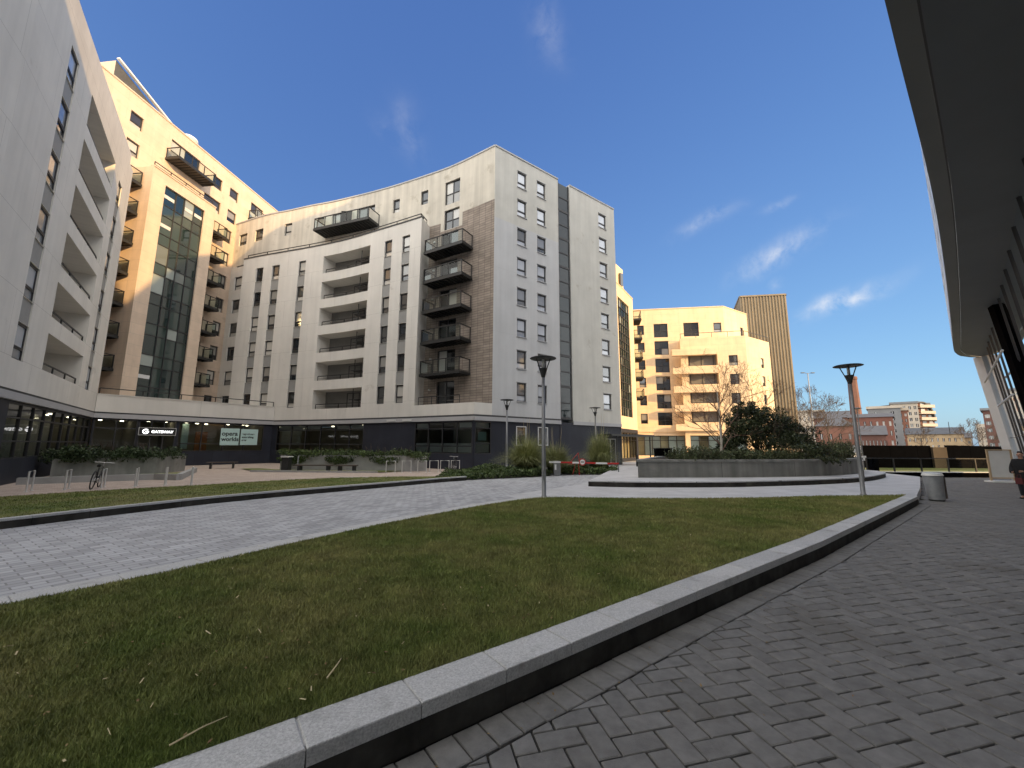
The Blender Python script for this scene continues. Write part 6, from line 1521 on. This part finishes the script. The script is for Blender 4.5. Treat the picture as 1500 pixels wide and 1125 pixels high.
# ================================================================== FAR CITY
def far_block(name, label, cat, px0, px1, ytop, Y, depth=12, m='red_brick', roof=None, win=None, ybase=656, group=None, wm='pane_dark', skew=0.0):
    """a far building: wall, roof, windows in rows and columns on its front (each pane set in a reveal)"""
    A_, B_ = at(px0, 650, Y), at(px1, 650, Y); rng_ = math.hypot(A_[0], A_[1]); kb = rng_ / math.hypot(B_[0], B_[1]); P0 = Vector((A_[0], A_[1])); P1 = Vector((B_[0] * kb, B_[1] * kb)); Cm = (P0 + P1) / 2; bk_ = Cm.normalized() * depth
    zt = 1.75 + (at((px0 + px1) / 2, ytop, Y)[2] - 1.75) * Cm.length / math.hypot(*at((px0 + px1) / 2, ytop, Y)[:2])
    t = thing(name, label, cat, (Cm.x, Cm.y, PZ), group); S = Surf([P0, P1]); Lx = S.L[-1]
    ops = []
    if win:
        nc, nr, fw, fh, z0, z1 = win
        z0 = z0 if z0 > 0 else .8
        for r in range(nr):
            for c in range(nc):
                cw = Lx / nc; rh = (zt - .6 - z0) / nr; ops.append((cw * (c + .5 - fw / 2), cw * (c + .5 + fw / 2), z0 + rh * (r + .5 - fh / 2), z0 + rh * (r + .5 + fh / 2), .25))
    mb = MB(); wall(mb, S, 0, Lx, -3, zt, ops)
    a, c = S.at(0), S.at(Lx); a2, c2 = tuple(a + bk_), tuple(c + bk_)
    for p, q in (((c.x, c.y), c2), (c2, a2), (a2, (a.x, a.y))): mb.face([(*p, -3), (*q, -3), (*q, zt), (*p, zt)], 0, [(0, -3), (depth, -3), (depth, zt), (0, zt)])
    mb.face([(a.x, a.y, zt), (c.x, c.y, zt), (*c2, zt), (*a2, zt)])
    wl_ = mb.build('wall', m, t)
    for o in ops:
        w_ = MB(); w_.face([S.pt(o[0], o[2], -.2), S.pt(o[1], o[2], -.2), S.pt(o[1], o[3], -.2), S.pt(o[0], o[3], -.2)]); w_.bar(S.pt((o[0] + o[1]) / 2, o[2], -.15), S.pt((o[0] + o[1]) / 2, o[3], -.15), .1, .1, 1); w_.build('window', [wm, 'frame_pale'], t)
    if roof:
        kind, h, rm = roof; rb = MB(); tn = (c - a).normalized(); bn_ = bk_.normalized()
        def RP(u, v, z): q = a + tn * u + bn_ * v; return (q.x, q.y, z)
        w3 = min(depth / 2, Lx / 3) if kind == 'hip' else -.4
        if kind in ('hip', 'gable'):
            p, q = RP(w3, depth / 2, zt + h), RP(Lx - w3, depth / 2, zt + h); c00, c10, c11, c01 = RP(-.4, -.4, zt), RP(Lx + .4, -.4, zt), RP(Lx + .4, depth + .4, zt), RP(-.4, depth + .4, zt)
            rb.face([c00, c10, q, p]); rb.face([c11, c01, p, q]); rb.face([c10, c11, q]); rb.face([c01, c00, p])
        else:
            strip(rb, S, -.4, Lx + .4, zt, zt + h, .5, -depth)
        rb.build('roof', rm, t)
    return t
far_block('brick_workshop', 'low orange brick workshop with grey hipped roof behind the planter', 'building', 1198, 1254, 624, 95, 16, 'orange_brick', ('hip', 2.6, 'slate'), (4, 1, .3, .35, 2.2, 0))
far_block('brick_workshop', 'low dark red brick shed with light grey pitched roof left of the hoarding', 'building', 1262, 1299, 637, 88, 14, 'dark_brick', ('gable', 2.2, 'slate'), (7, 1, .4, .6, .6, 0))
far_block('brick_mill', 'four storey red brick mill with long slate roof', 'building', 1248, 1313, 611, 125, 18, 'red_brick', ('gable', 1.6, 'slate'), (7, 3, .35, .5, 1.5, 0), wm='pane')
far_block('brick_mill', 'long slate roofed mill wing behind the chimney', 'building', 1196, 1250, 612, 150, 18, 'dark_brick', ('gable', 3.0, 'slate'), (6, 3, .3, .5, 1.5, 0))
far_block('cream_block', 'long low cream block seen through the bare trees', 'building', 1160, 1212, 603, 180, 14, 'buff', ('flat', .6, 'buff'), (8, 3, .4, .4, 1.5, 0))
far_block('grey_slab', 'dark grey slab block with a pale flat roof', 'building', 1277, 1326, 598, 152, 12, 'grey_clad', ('flat', .9, 'buff'), (2, 6, .2, .5, 2, 0))
far_block('brick_tower', 'narrow orange brick tower of flats beside the grey slab', 'building', 1322, 1336, 601, 148, 12, 'orange_brick', ('flat', .9, 'buff'), (2, 6, .45, .5, 2, 0))
far_block('balcony_flats', 'tall buff flats with pale banded top floors', 'building', 1312, 1352, 591, 172, 14, 'buff', ('flat', .8, 'grey_clad'), (5, 7, .5, .55, 2, 0))
# curved-roof flats
t = thing('curved_flats', 'brown flats with a curved roof and stacked balconies', 'building', (*at(1360, 650, 168)[:2], PZ))
x0, x1 = at(1343, 650, 168)[0], at(1374, 650, 168)[0]; zt = at(1358, 590, 168)[2]; mb = MB(); S = Surf([(x0, 168), (x1 - 2.0, 168)]); n = 10
P = [(x0, zt)] + [(x0 + (x1 - x0) * (.45 + .55 * math.sin(rad(90) * k / n)), zt - 8 * (1 - math.cos(rad(90) * k / n))) for k in range(n + 1)]
mb.face([(x0, 168, -3), (x1, 168, -3)] + [(x, 168, z) for x, z in P[::-1]]); 
for (xa, za_), (xb, zb_) in zip(P + [(x1, -3)], (P + [(x1, -3)])[1:]): mb.face([(xa, 168, za_), (xb, 168, zb_), (xb, 182, zb_), (xa, 182, za_)])
mb.build('wall', 'dark_brick', t)
mb = MB()
for (xa, za_), (xb, zb_) in zip(P, P[1:]): mb.bar((xa, 167.7, za_ + .2), (xb, 167.7, zb_ + .2), .8, .5)
mb.build('roof', 'slate', t)
for k in range(7):
    z = 2.5 + 2.6 * k; mb = MB(); mb.box(((x0 + x1) / 2 + 1, 167.3, z), ((x1 - x0) * .7, 1.4, .3)); mb.box(((x0 + x1) / 2 + 1, 166.7, z + .6), ((x1 - x0) * .7, .1, .9)); mb.build('balcony', 'buff', t)
    for c in range(3): mb = MB(); mb.face([(x0 + 1 + c * 2.7, 167.9, z + .3), (x0 + 2.6 + c * 2.7, 167.9, z + .3), (x0 + 2.6 + c * 2.7, 167.9, z + 2), (x0 + 1 + c * 2.7, 167.9, z + 2)]); mb.build('window', 'pane', t)
far_block('stone_terrace', 'low sandstone terrace with dark pitched roof above the hoarding', 'terrace', 1330, 1414, 636, 118, 10, 'sandstone', ('gable', 2.0, 'slate'), (10, 2, .35, .5, .8, 0))
far_block('stone_terrace', 'small sandstone end house right of the long terrace', 'house', 1408, 1424, 641, 125, 9, 'sandstone', ('gable', 1.6, 'slate'), (2, 2, .35, .5, .8, 0))
far_block('brown_flats', 'brown flats with white window bands beside the leaning glass wall', 'building', 1447, 1500, 600, 108, 14, 'dark_brick', ('flat', .6, 'grey_clad'), (4, 5, .6, .5, 1.5, 0), wm='pane')
far_block('pale_block', 'small pale pinkish block left of the brown flats', 'building', 1434, 1448, 621, 140, 12, 'buff', None, (3, 5, .4, .45, 1.5, 0))
# chimney
t = thing('brick_chimney', 'tall tapering octagonal brick chimney behind the mill', 'chimney', (*at(1259, 650, 132)[:2], PZ)); cx, cy, _ = at(1259.5, 650, 132); zt = at(1253, 552, 132)[2]
mb = MB(); mb.lathe((cx, cy, 0), [(1.75, -1), (1.25, zt - 1.2)], 8); mb.build('shaft', 'chimney', t); mb = MB(); mb.lathe((cx, cy, zt - 1.2), [(1.25, 0), (1.42, .3), (1.42, .9), (1.3, 1.2), (0, 1.2)], 8); mb.build('cap', 'chimney', t)
# motorway-style lighting mast, far poles
t = thing('lighting_mast', 'tall grey lighting mast with two arms above the bare trees', 'street lamp', (*at(1191, 650, 75)[:2], PZ)); mx, my, _ = at(1194, 650, 75); zt = at(1188, 547, 75)[2]
mb = MB(); mb.tube([(mx, my, PZ), (mx, my, zt)], [.16, .08], 8); mb.build('pole', 'galv', t)
for s_ in (-1, 1): mb = MB(); mb.bar((mx, my, zt), (mx + s_ * .7, my, zt + .1), .07); mb.box((mx + s_ * .95, my, zt + .1), (.6, .3, .13)); mb.build('lamp_head', 'metal_dark', t)
mb = MB(); px_, py_, _ = at(1394, 650, 112); mb.tube([(px_, py_, PZ), (px_, py_, at(1394, 618, 112)[2])], [.14, .06], 6); tag(mb.build('flag_pole', 'metal_dark'), 'dark slender pole standing before the sandstone terrace roof', 'pole')
for i, (px, Y, h, lb) in enumerate([(1192, 62, 9.5, 'tall bare tree under the two-armed lighting mast'), (1215, 66, 8.6, 'bare tree just left of the near right lamp'), (1172, 58, 7.5, 'bare tree beside the foot of the ribbed tower'), (1425, 105, 8.0, 'far bare tree right of the sandstone terrace'), (1350, 100, 6.0, 'small bare tree before the buff flats'), (1440, 100, 6.5, 'far bare tree before the pale pinkish block')]):
    x, y, _ = at(px, 650, Y); bare_tree('bare_tree', lb, (x, y, PZ), h, 70 + i, 'bark', 'bark', .13, 6 if i < 3 else 5, 'bare winter trees', nmain=9, first=.26, lo=.2, ang=.65, minr=.012 if i < 3 else .02)
rnd = random.Random(91)
mb = MB()
for k in range(46):
    px = rnd.uniform(1195, 1446); Y = rnd.uniform(52, 84) if px < 1330 else rnd.uniform(70, 100); x, y, _ = at(px, 650, Y)
    leaf_cloud(mb, (x, y, rnd.uniform(.2, 1.0)), (rnd.uniform(1, 2.4), 1, rnd.uniform(.6, 1.1)), 130, .16, rnd, .2)
tag(mb.build('winter_undergrowth', 'leaf_far'), kind='stuff')
# parked van roof showing over the planter
def van(loc, label):
    t = thing('parked_van', label, 'van', loc); x, y, z = loc; mb = MB()
    prof = [(-2.3, .35), (2.2, .35), (2.35, .9), (2.1, 1.15), (1.45, 2.05), (1.1, 2.2), (-2.25, 2.2), (-2.35, 1.9)]
    for s_ in (-.95, .95): q = [(x + a, y + s_, z + c) for a, c in prof]; mb.face(q if s_ < 0 else q[::-1])
    for (a, c), (d_, e_) in zip(prof, prof[1:] + prof[:1]): mb.face([(x + a, y - .95, z + c), (x + a, y + .95, z + c), (x + d_, y + .95, z + e_), (x + d_, y - .95, z + e_)])
    bd = mb.build('body', 'white', t)
    for s_ in (-.96, .96): mb = MB(); mb.face([(x + .6, y + s_, z + 1.25), (x + 1.85, y + s_, z + 1.25), (x + 1.4, y + s_, z + 1.95), (x + .6, y + s_, z + 1.95)]); mb.build('window', 'pane_dark', t)
    for a in (-1.5, 1.45):
        for s_ in (-.9, .9): mb = MB(); mb.tube([(x + a, y + s_ - .1, z + .34), (x + a, y + s_ + .1, z + .34)], .34, 16); mb.build('wheel', 'rubber', t)
x, y, _ = at(1225, 650, 58); van((x, y, PZ - .3), 'white van parked beyond the planter, only its roof showing')
